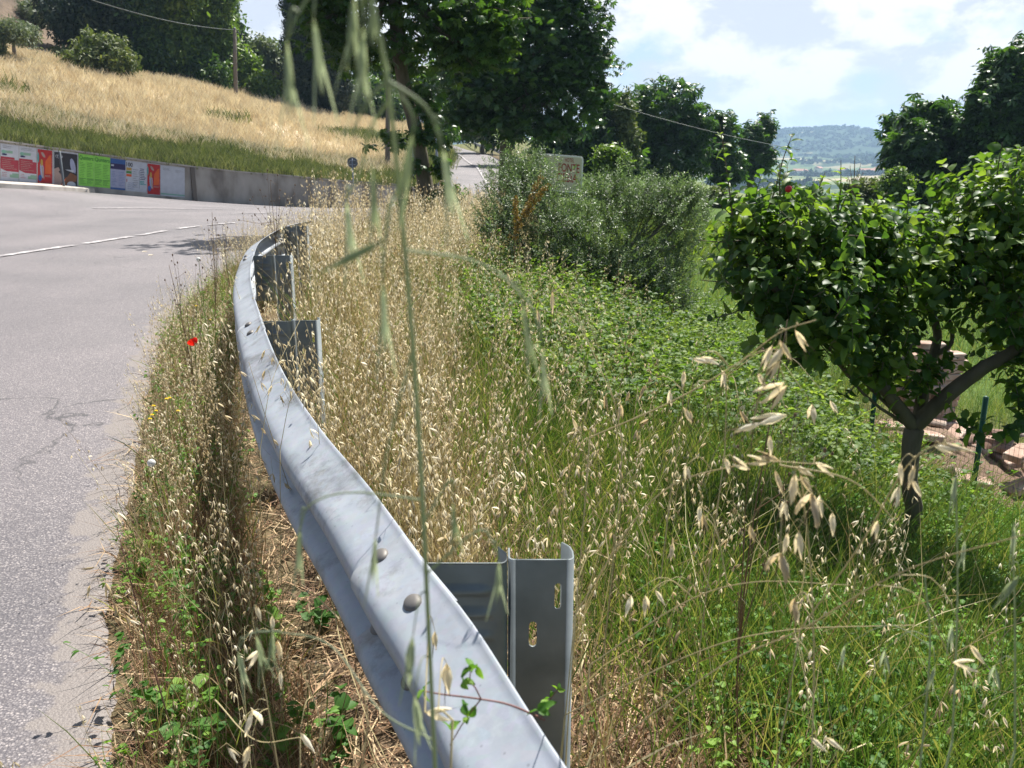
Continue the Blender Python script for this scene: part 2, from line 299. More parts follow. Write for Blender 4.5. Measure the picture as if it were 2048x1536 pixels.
fwm = n.new('ShaderNodeMath'); fwm.operation = 'ADD'; l.new(fw.outputs[0], fwm.inputs[0]); l.new(a2.outputs['Fac'], fwm.inputs[1])
fr = ramp(n, [(.54, (0, 0, 0)), (.58, (1, 1, 1))]); l.new(fwm.outputs[0], fr.inputs[0])
fm = n.new('ShaderNodeMix'); fm.data_type = 'RGBA'; l.new(fr.outputs[0], fm.inputs[0]); l.new(fc.outputs[0], fm.inputs[6]); fm.inputs[7].default_value = (.025, .05, .022, 1)
a3 = n.new('ShaderNodeAttribute'); a3.attribute_name = 'far'
ff = n.new('ShaderNodeMix'); ff.data_type = 'RGBA'; l.new(a3.outputs['Fac'], ff.inputs[0]); l.new(mg.outputs[2], ff.inputs[6]); l.new(fm.outputs[2], ff.inputs[7]); l.new(ff.outputs[2], b.inputs['Base Color'])
b.inputs['Roughness'].default_value = .95; b.inputs['Specular IOR Level'].default_value = .1
bu = n.new('ShaderNodeBump'); bu.inputs['Strength'].default_value = .7; bu.inputs['Distance'].default_value = .03; l.new(a1.outputs[0], bu.inputs['Height']); l.new(bu.outputs[0], b.inputs['Normal'])

# hillside field
m, n, l, b = mat_new('hillside_field'); M['field'] = m
t = n.new('ShaderNodeTexCoord'); at = n.new('ShaderNodeAttribute'); at.attribute_name = 'up'
q = n.new('ShaderNodeTexNoise'); q.inputs['Scale'].default_value = .5; q.inputs['Detail'].default_value = 10; q.inputs['Roughness'].default_value = .65; l.new(t.outputs['Object'], q.inputs[0])
tan = ramp(n, [(.3, (.36, .28, .18)), (.5, (.50, .41, .28)), (.7, (.58, .49, .37))]); l.new(q.outputs[0], tan.inputs[0])
gr = ramp(n, [(.3, (.10, .13, .05)), (.6, (.2, .22, .09))]); l.new(q.outputs[0], gr.inputs[0])
so_ = ramp(n, [(.35, (.05, .035, .022)), (.6, (.17, .12, .08))]); l.new(q.outputs[0], so_.inputs[0])
nd = n.new('ShaderNodeMath'); nd.operation = 'MULTIPLY_ADD'; nd.inputs[1].default_value = .22; l.new(q.outputs[0], nd.inputs[0]); l.new(at.outputs['Fac'], nd.inputs[2])
g1 = ramp(n, [(.17, (1, 1, 1)), (.27, (0, 0, 0))]); l.new(nd.outputs[0], g1.inputs[0])
g2 = ramp(n, [(1.0/1.0*.93, (0, 0, 0)), (.99, (1, 1, 1))]); nd2 = n.new('ShaderNodeMath'); nd2.operation = 'MULTIPLY'; nd2.inputs[1].default_value = .85; l.new(nd.outputs[0], nd2.inputs[0]); l.new(nd2.outputs[0], g2.inputs[0])
x1 = n.new('ShaderNodeMix'); x1.data_type = 'RGBA'; l.new(g1.outputs[0], x1.inputs[0]); l.new(tan.outputs[0], x1.inputs[6]); l.new(gr.outputs[0], x1.inputs[7])
x2 = n.new('ShaderNodeMix'); x2.data_type = 'RGBA'; l.new(g2.outputs[0], x2.inputs[0]); l.new(x1.outputs[2], x2.inputs[6]); l.new(so_.outputs[0], x2.inputs[7])
l.new(x2.outputs[2], b.inputs['Base Color']); b.inputs['Roughness'].default_value = .95
bu = n.new('ShaderNodeBump'); bu.inputs['Strength'].default_value = .6; bu.inputs['Distance'].default_value = .2; q2 = n.new('ShaderNodeTexNoise'); q2.inputs['Scale'].default_value = 4; q2.inputs['Detail'].default_value = 6
l.new(t.outputs['Object'], q2.inputs[0]); l.new(q2.outputs[0], bu.inputs['Height']); l.new(bu.outputs[0], b.inputs['Normal'])

# ------------------------------------------------------------------ terrain
WALL = [(-400, 229, 340.2, 21.5), (-200, 256, 356.4, 24.2), (0, 283, 372.5, 26.8), (90, 295.2, 379.8, 28.2), (190, 308.8, 387.8, 29.5), (308, 324.8, 397.4, 31.1),
        (383, 334, 403.4, 32.1), (470, 344, 409.5, 33.2), (560, 351, 415, 34.2), (680, 362, 423, 35.5), (800, 370, 426, 37.5)]
wall_base = np.array([P(a, c, d) for a, b_, c, d in WALL]); wall_top = np.array([P(a, b_, d) for a, b_, c, d in WALL])
cp = [(x, y, 0) for x in (-20, -12, -8, -4, -1.5) for y in (-8, 0, 5, 10)]
cp += [(-.7, 1, 0), (-.9, 3, 0), (-1.4, 5.5, 0), (-1.9, 8, 0), (-2.4, 14, 0), (-6, 16, 0), (-11, 16, .05), (-20, 18, .4), (-8, 22, -.03), (-3, 22, -.05), (-14, 21, .2), (-9, 28, -.25), (-4, 30, -.4),
       (1, 26, -.25), (-2, 35, -.55), (3, 36, -.7), (0, 1, 0), (.2, 2.5, -.02), (0, 4, -.02), (-.3, 6.5, 0), (-.12, 9, 0), (0, 18, 0),
       (.9, 1, -.10), (1.3, 1.9, -.17), (1, 4, -.2), (1.1, 2.8, -.2), (2, 4, -.55), (2.4, 2.2, -.6), (3.5, 4, -.95), (1.88, 10, -.62), (1.5, 7, -.45), (.6, 13, -.2), (3, 14, -.9), (3.9, 7.5, -1.3), (2.8, 6, -.95), (6, 7.5, -1.5), (8, 4, -1.5), (5, 1, -1.2),
       (1.5, -3, -.2), (5, -5, -.8), (20, -5, -3), (20, 10, -3), (8, 14, -1.5), (5, 25, -1.1), (8.5, 40, -.75), (20, 40, -1.5), (23, 60, -3), (35, 50, -5), (60, 60, -9),
       (40, 20, -5), (60, 0, -9), (80, 100, -16), (30, 100, -9), (8, 80, 0), (4, 110, 2.5), (-25, 45, -1.5), (-40, 70, -1), (-20, 75, -1), (-40, 30, -1), (-60, 20, -1), (-15, 55, -1), (0, 150, 6), (-30, 110, -2)]
cp += [tuple(p) for p in wall_base]
cp += [tuple(P(*a)) for a in ((985, 385, 44), (900, 385, 44), (950, 338, 62), (890, 338, 62), (925, 312, 80), (905, 303, 92), (895, 293, 105), (880, 286, 125))]
cp = np.array(cp, float)
def kern(r): return -np.sqrt(r*r+1.2)
A = kern(np.linalg.norm(cp[:, None, :2]-cp[None, :, :2], axis=2))
A = np.block([[A, np.ones((len(cp), 1))], [np.ones((1, len(cp))), np.zeros((1, 1))]])
WT = np.linalg.lstsq(A+np.diag(np.r_[-np.full(len(cp), .02), 0]), np.r_[cp[:, 2], 0], rcond=None)[0]
RX = np.array([(px-1024)/F_PX for px in (200, 900, 1300, 1480, 1545, 1600, 1640, 1700, 1740, 1770, 1810, 1900, 2100, 2600)])
RY = np.array([60, 58, 58, 57, 51.5, 55, 58, 54, 38, 46, 55, 62, 65, 60.])
def vnoise(x, y, s, seed=0):
    v = 0
    r = np.random.default_rng(seed)
    for k in range(5):
        a, b_, ph = r.uniform(-1, 1), r.uniform(-1, 1), r.uniform(0, 6.28); q = s*(1.7**k)
        v = v+np.sin((a*x+b_*y)*q+ph)*np.sin((b_*x-a*y)*q*.8+ph*2)/(1.5**k)
    return v
def H(x, y):
    x = np.atleast_1d(np.asarray(x, float)); y = np.atleast_1d(np.asarray(y, float)); out = np.empty(len(x))
    for i in range(0, len(x), 20000):
        d = np.hypot(x[i:i+20000, None]-cp[None, :, 0], y[i:i+20000, None]-cp[None, :, 1]); out[i:i+20000] = kern(d)@WT[:-1]+WT[-1]
    r = np.hypot(x, y); f = np.clip((r-110)/150, 0, 1); f = f*f*(3-2*f)
    yy = np.maximum(y, 1); a = x/yy
    far = np.interp(r, [0, 200, 400, 600, 1000, 1500, 2000, 2300], [-8, -20, -34, -36, -33, -24, -6, 14])
    rid = np.interp(np.where(y > 0, a, .6), RX, RY)
    g = np.clip((r-2050)/520, 0, 1); g = g*g*(3-2*g)
    far = far*(1-g)+rid*g+np.where(r > 250, 1, 0)*(vnoise(x, y, .006, 3)*4.5*np.clip((r-250)/400, 0, 1)*(1-g*.75))
    far = far-np.clip((r-2650)/600, 0, 1)*60
    return out*(1-f)+far*f
ROWS = [((-.5, -6), (-20, -6)), ((-.62, 0), (-20, 1)), ((-.85, 1.2), (-20, 3)), ((-1.0, 1.91), (-20, 5)), ((-1.16, 2.31), (-20, 6.5)), ((-1.37, 2.76), (-20, 8)), ((-1.68, 3.67), (-20, 10)), ((-2.07, 4.77), (-19.5, 12)), ((-2.51, 6.06), (-19, 14.5)),
        ((-3.1, 8), (-18.5, 17)), ((-3.6, 11), (-17.3, 21.5)), ((-3.75, 13), (-15.5, 26.8)), ((-3.5, 15.5), (-14.0, 29.5)), ((-2.9, 18.5), (-11.7, 32)),
        ((-2.2, 21), (-9.2, 34)), ((-.8, 26), (-6.6, 36.6)), ((.5, 33), (-4.9, 40.5)), ((1.5, 44), (-3.5, 46)), ((1.2, 60), (-4.8, 62)), ((-1., 75), (-5.9, 76)),
        ((-4, 92), (-8.6, 90)), ((-8, 110), (-12.5, 108)), ((-16, 135), (-20, 132))]
nR = 420
REDGE = catmull([r[0] for r in ROWS], nR); LEDGE = catmull([r[1] for r in ROWS], nR)
poly = np.vstack([REDGE, LEDGE[::-1]])
def inside(x, y, pl=poly):
    c = np.zeros(len(x), bool); j = len(pl)-1
    for i in range(len(pl)):
        xi, yi = pl[i]; xj, yj = pl[j]
        if yi != yj:
            k = ((yi > y) != (yj > y)) & (x < (xj-xi)*(y-yi)/(yj-yi)+xi); c ^= k
        j = i
    return c
def road_x(y):   # verge edge of the road for y<18
    return np.interp(y, REDGE[:, 1], REDGE[:, 0])
RAIL = np.array([(.75, -.6), (.42, .1), (.22, .6), (.07, .94), (-.06, 1.28), (-.17, 1.52), (-.325, 1.88), (-.54, 2.35), (-.80, 2.99), (-1.13, 3.93), (-1.54, 5.19), (-1.89, 6.47), (-2.14, 7.58), (-2.29, 8.82), (-2.27, 9.5), (-2.2, 9.95)])
RAILD = arc(catmull(RAIL, 400), 700)
def rail_x(y): return np.interp(y, RAILD[:, 1], RAILD[:, 0])

nr, na = 300, 340
rr = np.r_[0.15, np.geomspace(.35, 4200, nr-1)]
an = np.sort(np.r_[np.linspace(-math.pi, math.pi, 120, endpoint=False), np.linspace(math.radians(45), math.radians(125), 220)])
na = len(an)
gx = (rr[:, None]*np.cos(an)[None]).ravel(); gy = (rr[:, None]*np.sin(an)[None]).ravel()
gz = H(gx, gy); ins = inside(gx, gy)
dE = np.full(len(gx), 9.); nrm = ins & (np.hypot(gx, gy) < 30); dE[nrm] = np.min(np.hypot(gx[nrm][:, None]-REDGE[None, :, 0], gy[nrm][:, None]-REDGE[None, :, 1]), axis=1)
gz = gz-np.where(ins, (.05+.002*np.hypot(gx, gy))*np.clip((dE-.06)/.15, 0, 1), 0)
G = Acc(); G.raw(np.stack([gx, gy, gz], 1), grid_faces(nr, na, True), 0, .5)
ground = G.build('ground', M['ground'])
tag(ground, kind='structure')
def greenness(x, y):
    rx = rail_x(y)
    g = np.clip((x-rx-.7-(y*.06))/.7, 0, 1)*1.0
    g = np.where(x < rx, .15, g)
    dryb = np.exp(-((x-4.2)/1.7)**2-((y-7.6)/1.9)**2)
    g = g*(1-.95*np.clip(dryb*1.5, 0, 1))
    return np.clip(g, 0, 1)
def attr(o, name, val):
    a = o.data.attributes.new(name, 'FLOAT', 'POINT'); a.data.foreach_set('value', np.asarray(val, np.float32))
attr(ground, 'green', greenness(gx, gy))
attr(ground, 'far', np.clip((np.hypot(gx, gy)-70)/60, 0, 1))
attr(ground, 'wood', np.clip((np.hypot(gx, gy)-1800)/300, 0, 1)*.25)

# road
dcol = np.r_[0, .04, .09, .16, .26, .4, .7, 1.2]
Rn = np.linalg.norm(LEDGE-REDGE, axis=1)
cols = []
for d in dcol: cols.append(REDGE+(LEDGE-REDGE)*(d/Rn)[:, None])
for f in np.linspace(.12, 1, 22)[1:]: cols.append(REDGE+(LEDGE-REDGE)*f)
rdv = np.stack(cols, 1); nc = rdv.shape[1]
edged = np.linalg.norm(rdv-REDGE[:, None], axis=2).ravel()
jit = .018*vnoise(REDGE[:, 0], REDGE[:, 1], 9, 5)+.012*vnoise(REDGE[:, 0], REDGE[:, 1], 31, 6)
rdv[:, 0, 0] += jit
rx, ry = rdv[..., 0].ravel(), rdv[..., 1].ravel()
rz = H(rx, ry)+.010+.0006*np.hypot(rx, ry)
rz.reshape(nR, nc)[:, 0] -= .022
Rd = Acc(); Rd.raw(np.stack([rx, ry, rz], 1), grid_faces(nR, nc), 0, .5); road = Rd.build('road', M['asphalt']); tag(road, kind='structure')
attr(road, 'edge', np.where(ry < 60, edged, 1)); 
def RZ(x, y): return H(x, y)+.010+.0006*np.hypot(x, y)
def stripe(name, pts, w_, n_=60, lift=.006):
    p = arc(pts, n_); t = np.gradient(p, axis=0); t /= np.linalg.norm(t, axis=1)[:, None]; nn = np.stack([-t[:, 1], t[:, 0]], 1)
    c = np.stack([p-nn*w_/2, p, p+nn*w_/2], 1).reshape(-1, 2)
    z = RZ(c[:, 0], c[:, 1])+lift+.0004*np.hypot(c[:, 0], c[:, 1]); a = Acc(); a.raw(np.column_stack([c, z]), grid_faces(n_, 3), 0, .5)
    o = a.build(name, M['paint']); tag(o, kind='structure'); return o
for a_, b_ in (((-40, 523), (150, 494)), ((170, 491), (262, 476)), ((275, 474), (330, 465)), ((355, 461), (400, 456)), ((418, 454), (470, 450))):
    stripe('road_marking', [onz(*a_)[:2], onz(*b_)[:2]], .15, 20)
stripe('road_marking', [onz(185, 421)[:2], onz(330, 416)[:2], onz(485, 412)[:2]], .13, 30)
stripe('road_marking', [onz(462, 427)[:2], onz(540, 424)[:2]], .13, 10)
def cen(px, py, D): return P(px, py, D)[:2]
cl = catmull([cen(1010, 420, 36), cen(985, 385, 44), cen(965, 352, 56), cen(940, 326, 70), cen(905, 306, 88), cen(893, 298, 98)], 60)
stripe('road_marking', cl, .14, 120, .02)
# edge line on the left of the far road
# raised pavement beside the poster wall
pa = Acc(); inner = []
k = [i for i in range(len(WALL)) if WALL[i][0] <= 190]
outer_px = {-400: 356, -200: 365, 0: 379, 90: 382.5, 190: 388.3}
top, kerb = [], []
for i in k:
    a_, _, c_, d_ = WALL[i]; b0 = wall_base[i]
    zt = b0[2]+.14
    yk = outer_px[a_]
    r = ray(a_, yk); tt = (b0[2]+.10-CZ)/r[2] if a_ < 190 else (d_-.12)/r[1]
    kp = r*tt; kk = np.array([kp[0], kp[1], 0])
    if a_ < 190: kk[:2] = b0[:2]+(kk[:2]-b0[:2])*min(1, 1.6/max(.1, np.linalg.norm(kk[:2]-b0[:2])))
    zk = float(RZ(kk[0], kk[1])[0])
    top.append((b0[0], b0[1], zk+.15)); kerb.append((kk[0], kk[1], zk+.14))
top = arc(top, 40); kerb = arc(kerb, 40)
V = []
for a_, b_ in zip(top, kerb):
    V += [a_+[-.05, .05, 0], b_*.1+a_*.9, b_, b_+[.02, -.02, -.02], b_+[.03, -.03, -.2]]
pa.raw(V, grid_faces(40, 5), 0, .5); pv = pa.build('pavement', M['pave'], smooth=False); tag(pv, kind='structure')

# hillside beyond the wall
Wl = [(-900, 150, 17)] + [(a, b_, d) for a, b_, c, d in WALL] + [(845, 372, 41), (876, 362, 47), (884, 335, 63), (886, 306, 80), (884, 292, 95), (870, 283, 118)]
Wp = np.array([P(*q_) for q_ in Wl]); Wp[1:12, 2] -= .03; 
Bl = [(-900, -60, 44), (-400, 20, 48), (-200, 55, 54), (20, 97, 60), (90, 108, 61), (180, 135, 62), (270, 150, 63), (383, 168, 66), (470, 188, 70), (600, 214, 76), (690, 230, 80), (780, 243, 84), (810, 247, 87), (840, 252, 90), (860, 262, 96), (868, 270, 104), (868, 275, 112), (860, 277, 128)]
Bp = np.array([P(*q_) for q_ in Bl])
Cp = Bp+np.array([-12, 45, 0]); Cp[:, 2] += np.array([26, 26, 24, 20, 14, 9, 5, 3, 1.5, 1, .5, 0, 0, 0, 0, 0, 0, 0])
nS = 150; Wd, Bd, Cd = [catmull(q_, nS) for q_ in (Wp, Bp, Cp)]
nT = 60; hv = []
for j in range(nT):
    t_ = j/(nT-1)*1.8
    if t_ <= 1: 
        q_ = Wd*(1-t_)+Bd*t_; q_ = q_.copy(); q_[:, 2] += .35*np.sin(t_*math.pi)
    else: q_ = Bd*(1-(t_-1)/.8)+Cd*((t_-1)/.8)
    hv.append(q_)
hv = np.stack(hv, 1)
hv[..., 2] += .18*vnoise(hv[..., 0], hv[..., 1], .25, 9)*np.clip(np.arange(nT)/8, 0, 1)[None]
hv[:, 1:, 0] += 0
Hs = Acc(); Hs.raw(hv.reshape(-1, 3), grid_faces(nS, nT), 0, .5); hill = Hs.build('hillside', M['field']); tag(hill, kind='structure')
attr(hill, 'up', np.tile(np.arange(nT)/(nT-1)*1.8, nS))
def hillpt(s, t_):   # s 0..1 along the wall, t 0..1.8 up
    fi = np.clip(s*(nS-1), 0, nS-1.001); fj = np.clip(t_/1.8*(nT-1), 0, nT-1.001); i = fi.astype(int); j = fj.astype(int); a = (fi-i)[..., None]; b_ = (fj-j)[..., None]
    return hv[i, j]*(1-a)*(1-b_)+hv[i+1, j]*a*(1-b_)+hv[i, j+1]*(1-a)*b_+hv[i+1, j+1]*a*b_
HXY = hv[::1, ::1].reshape(-1, 3)
def hill_z(x, y):
    d = np.hypot(HXY[:, 0]-x, HXY[:, 1]-y); i = np.argsort(d)[:4]; w_ = 1/(d[i]+.05); return float((HXY[i, 2]*w_).sum()/w_.sum())
# ================================================================== retaining wall and posters
def wall_mesh(idx0, idx1, thick, proud=0., name='wall', ext=None):
    ii = np.sort(np.r_[np.arange(idx0, idx1+1), np.linspace(idx0+.01, idx1-.01, 40-(idx1-idx0+1))]); b0, t0 = [np.column_stack([np.interp(ii, range(len(WALL)), q_[:, k_]) for k_ in range(3)]) for q_ in (wall_base, wall_top)]
    b0 = b0.copy(); b0 += (b0-t0)*.35
    t = np.gradient(b0[:, :2], axis=0); t /= np.linalg.norm(t, axis=1)[:, None]; nn = np.column_stack([t[:, 1], -t[:, 0], np.zeros(40)])
    a = Acc(); V = []
    for i in range(40):
        V += [b0[i]+nn[i]*proud, t0[i]+nn[i]*proud, t0[i]-nn[i]*thick, b0[i]-nn[i]*thick]
    V = np.array(V); T = grid_faces(40, 4, True)
    a.raw(V, np.concatenate([T, [(0, 1, 2), (0, 2, 3), (156, 157, 158), (156, 158, 159)]]), 0, .5)
    return a
wr = empty('retaining_wall', tuple(wall_base[4])); tag(wr, 'low grey concrete retaining wall with posters along the bend below the field', 'wall')
iw = 6
wall_mesh(0, 6, .28).build('wall_panel', M['concrete'], wr, smooth=False)
wall_mesh(6, 10, .28, .03).build('wall_panel', M['concrete'], wr, smooth=False)
def wall_at(px):
    xs = [q_[0] for q_ in WALL]
    b0 = np.array([np.interp(px, xs, wall_base[:, k_]) for k_ in range(3)]); t0 = np.array([np.interp(px, xs, wall_top[:, k_]) for k_ in range(3)])
    return b0, t0
def wall_frame(px):
    b0, t0 = wall_at(px); b1, _ = wall_at(px+3); u = b1-b0; u[2] = 0; u /= np.linalg.norm(u); nn = np.array([u[1], -u[0], 0]); return b0, t0, u, nn
# dark joint pilaster
b0, t0, u, nn = wall_frame(386)
a = Acc(); Rm = np.stack([u, nn, [0, 0, 1]], 1); box(a, (b0+t0)/2+nn*.04, (.14, .1, t0[2]-b0[2]+.02), Rm); a.build('joint', M['pole'], wr, smooth=False)
cop = Acc()
for i in range(len(WALL)-1):
    p0, p1 = wall_top[i], wall_top[i+1]; d = p1-p0; ln = np.linalg.norm(d); u_ = d/ln; nn_ = np.array([u_[1], -u_[0], 0]); nn_ /= np.linalg.norm(nn_)
    box(cop, (p0+p1)/2-nn_*.10+np.array([0, 0, .022]), (ln, .34, .045), np.stack([u_, nn_, np.cross(u_, nn_)], 1))
cop.build('coping', M['pave'], wr, smooth=False)

def text_mesh(s, size):
    cu = bpy.data.curves.new('t', 'FONT'); cu.body = s; cu.size = size; cu.offset = size*.012; cu.resolution_u = 3
    o = bpy.data.objects.new('t', cu); COL.objects.link(o); dg = bpy.context.evaluated_depsgraph_get(); dg.update()
    me = bpy.data.meshes.new_from_object(o.evaluated_get(dg)); me.calc_loop_triangles()
    V = np.array([v.co[:] for v in me.vertices]).reshape(-1, 3); T = np.array([t_.vertices[:] for t_ in me.loop_triangles]).reshape(-1, 3)
    bpy.data.objects.remove(o); bpy.data.curves.remove(cu); bpy.data.meshes.remove(me)
    return V, T
PM = {k_: plain('print_'+k_, tuple(.82*v_+.02 for v_ in c_), .75, 0, .2) for k_, c_ in dict(white=(.58, .60, .66), crimson=(.42, .035, .06), red=(.50, .02, .02), orange=(.72, .12, .02), green=(.32, .78, .10), dgreen=(.06, .25, .04), blue=(.04, .12, .36), navy=(.03, .02, .10),
    black=(.03, .028, .035), brown=(.22, .085, .035), tan=(.42, .30, .26), teal=(.08, .36, .36), grey=(.25, .25, .27), lilac=(.40, .42, .58), gold=(.55, .33, .06), mint=(.25, .5, .38), ltgreen=(.28, .45, .33)).items()}
PK = list(PM)
class Poster:
    """a paper sheet pasted on the wall; x 0..1 left-right, y 0..1 bottom-top"""
    def __init__(s, px0, px1, ft, fb, base, label, name='poster', group='posters pasted on the wall'):
        b0, t0 = wall_at(px0); b1, t1 = wall_at(px1); s.a0 = b0+(t0-b0)*fb; s.a1 = b0+(t0-b0)*ft; s.c0 = b1+(t1-b1)*fb; s.c1 = b1+(t1-b1)*ft
        u = s.c0-s.a0; s.w = np.linalg.norm(u); s.h = np.linalg.norm(s.a1-s.a0); u /= s.w; s.n = np.array([u[1], -u[0], 0]); s.n /= np.linalg.norm(s.n)
        s.acc = Acc(); s.base = base; s.lab = (name, label, group); s.lift = .034 if px0 > 386 else .004
        s.poly([(0, 0), (1, 0), (1, 1), (0, 1)], base, 0)
    def pt(s, x, y, l):
        return s.a0*(1-x)*(1-y)+s.c0*x*(1-y)+s.a1*(1-x)*y+s.c1*x*y+s.n*(s.lift+l)
    def poly(s, pts, c, l=1):
        V = [s.pt(x, y, .0025*l) for x, y in pts]; s.acc.raw(V, [(0, i, i+1) for i in range(1, len(pts)-1)], PK.index(c), .5)
    def rect(s, x0, y0, x1, y1, c, l=1): s.poly([(x0, y0), (x1, y0), (x1, y1), (x0, y1)], c, l)
    def ell(s, x, y, rx_, ry_, c, l=1, rot=0):
        p = []
        for k_ in range(14):
            q_ = k_/14*6.2832; ex, ey = rx_*math.cos(q_), ry_*math.sin(q_); p.append((x+ex*math.cos(rot)-ey*math.sin(rot), y+ex*math.sin(rot)+ey*math.cos(rot)))
        s.poly(p, c, l)
    def lines(s, x0, x1, y0, y1, n_, c, hh=.35):
        for i in range(n_):
            y = y1-(i+.5)*(y1-y0)/n_; f = rng.uniform(.55, 1); st = (y1-y0)/n_*hh/2
            s.rect(x0, y-st, x0+(x1-x0)*f, y+st, c, 2)
    def text(s, t_, x0, x1, y0, y1, c, l=3):
        V, T = text_mesh(t_, 1); mn, mxx_ = V.min(0), V.max(0); q_ = (V-mn)/(np.maximum(mxx_-mn, 1e-6))
        s.acc.raw([s.pt(x0+(x1-x0)*a_[0], y0+(y1-y0)*a_[1], .0025*l) for a_ in q_], T, PK.index(c), .5)
    def done(s):
        o = s.acc.build(s.lab[0], [PM[k_] for k_ in PK], smooth=False); tag(o, s.lab[1], 'poster', s.lab[2]); return o
for px0, px1, lb in ((-34, 0, 'white and crimson poster cut by the left edge of the photo'), (1, 36, 'leftmost full white poster with a crimson band and green boxes'), (37, 72, 'white poster with crimson band, directly left of the narrow red poster')):
    p = Poster(px0, px1, .965, .12, 'white', lb)
    p.poly([(0, .34), (.3, .34), (.32, .28), (1, .28), (1, .60), (.78, .60), (.76, .66), (0, .66)], 'crimson'); p.lines(.08, .92, .33, .62, 6, 'tan', .22)
    p.rect(.12, .76, .66, .83, 'ltgreen'); p.ell(.2, .72, .15, .025, 'navy', 2); p.ell(.16, .79, .12, .05, 'mint', 1)
    p.rect(.5, .12, 1, .2, 'ltgreen'); p.rect(.64, .2, 1, .24, 'ltgreen'); p.lines(.06, .4, .12, .26, 3, 'crimson', .2); p.lines(.1, .9, .88, .96, 2, 'grey', .2); p.done()
def red_poster(px0, px1, lb):
    p = Poster(px0, px1, .965, .1, 'white', lb); p.rect(.03, .02, .97, .98, 'red', 1)
    p.poly([(.5, .32), (.9, .34), (.9, .86), (.78, .84), (.52, .66)], 'orange', 2); p.ell(.3, .42, .12, .22, 'lilac', 3, .25); p.ell(.28, .62, .08, .1, 'gold', 4, .2); p.ell(.18, .2, .12, .09, 'blue', 3)
    p.ell(.06, .75, .05, .14, 'teal', 3); p.ell(.36, .36, .05, .2, 'tan', 4, .35); p.ell(.38, .84, .14, .05, 'tan', 2, -.4); p.lines(.5, .9, .24, .3, 2, 'tan', .4); p.done()
red_poster(73.5, 104.5, 'narrow red and orange poster beside the large dark photographic poster')
p = Poster(106, 155, .975, -.02, 'white', 'large dark brown photographic poster behind the short pole')
p.rect(.03, .1, .97, .96, 'black'); p.ell(.22, .86, .16, .05, 'grey', 2); p.ell(.22, .86, .12, .035, 'black', 3); p.text('Tod', .12, .34, .835, .885, 'white', 4)
p.poly([(.03, .12), (.3, .12), (.38, .4), (.2, .6), (.03, .55)], 'tan', 2); p.poly([(.2, .5), (.5, .62), (.85, .5), (.9, .3), (.5, .25)], 'black', 3); p.poly([(.25, .12), (.4, .14), (.68, .5), (.95, .42), (.92, .3), (.62, .34), (.5, .38), (.42, .1), (.3, .05)], 'brown', 4)
p.ell(.78, .66, .1, .2, 'lilac', 3, .4); p.ell(.72, .2, .18, .08, 'white', 4); p.poly([(.45, .56), (.8, .50), (.82, .57), (.62, .55)], 'white', 5); p.poly([(.3, .18), (.36, .16), (.5, .34), (.44, .32)], 'orange', 5); p.rect(.55, -.02, .99, .12, 'white', 5); p.ell(.78, .045, .18, .035, 'crimson', 6); p.done()
for px0, px1, lb in ((156, 187.5, 'bright green printed poster beside the dark brown photographic poster'), (188, 219, 'bright green printed poster beside the blue-topped poster')):
    p = Poster(px0, px1, .97, .18, 'green', lb); p.text('Qunters', .04, .96, .80, .95, 'dgreen')
    for x0 in (.05, .54): p.lines(x0, x0+.42, .28, .76, 9, 'dgreen', .2); p.lines(x0, x0+.44, .06, .22, 4, 'dgreen', .3); p.rect(x0, .225, x0+.43, .245, 'dgreen')
    p.done()
p = Poster(219.5, 249, .965, .16, 'lilac', 'pale poster with a dark blue top band, right of the green posters'); p.rect(0, .84, 1, .99, 'blue'); p.rect(0, .66, 1, .84, 'navy'); p.rect(.05, .75, .22, .8, 'white', 2); p.rect(0, 0, 1, .06, 'blue'); p.lines(.08, .45, .12, .6, 9, 'blue', .12); p.lines(.55, .95, .12, .6, 9, 'blue', .12); p.done()
p = Poster(249.5, 292.5, .96, .15, 'white', 'white poster with a large number 100 and small orange pictures'); p.text('100', .03, .33, .80, .94, 'black'); p.rect(.03, .68, .28, .77, 'gold'); p.rect(.03, .58, .28, .66, 'dgreen'); p.rect(.03, .48, .28, .56, 'orange'); p.lines(.33, .62, .12, .76, 9, 'grey', .2)
p.lines(.68, .98, .4, .8, 7, 'navy', .35); p.lines(.66, .98, .24, .38, 3, 'teal', .6); p.rect(.64, .1, .65, .72, 'navy'); p.rect(.04, .3, .07, .4, 'crimson'); p.lines(.1, .5, .05, .3, 4, 'blue', .15); p.done()
red_poster(293, 320.5, 'narrow red and orange poster between two white posters near the wall joint')
p = Poster(321, 369, .955, .1, 'white', 'wide nearly blank white poster nearest the dark wall joint'); p.lines(.08, .42, .84, .92, 3, 'grey', .25); p.lines(.6, .92, .80, .9, 3, 'grey', .25); p.rect(0, .05, 1, .09, 'mint'); p.done()
p = Poster(47, 106, .125, .0, 'grey', 'small grey notice with white letters at the foot of the wall', 'notice', None); p.lift = .008; p.text('TODI', .12, .62, .28, .78, 'white'); p.done()
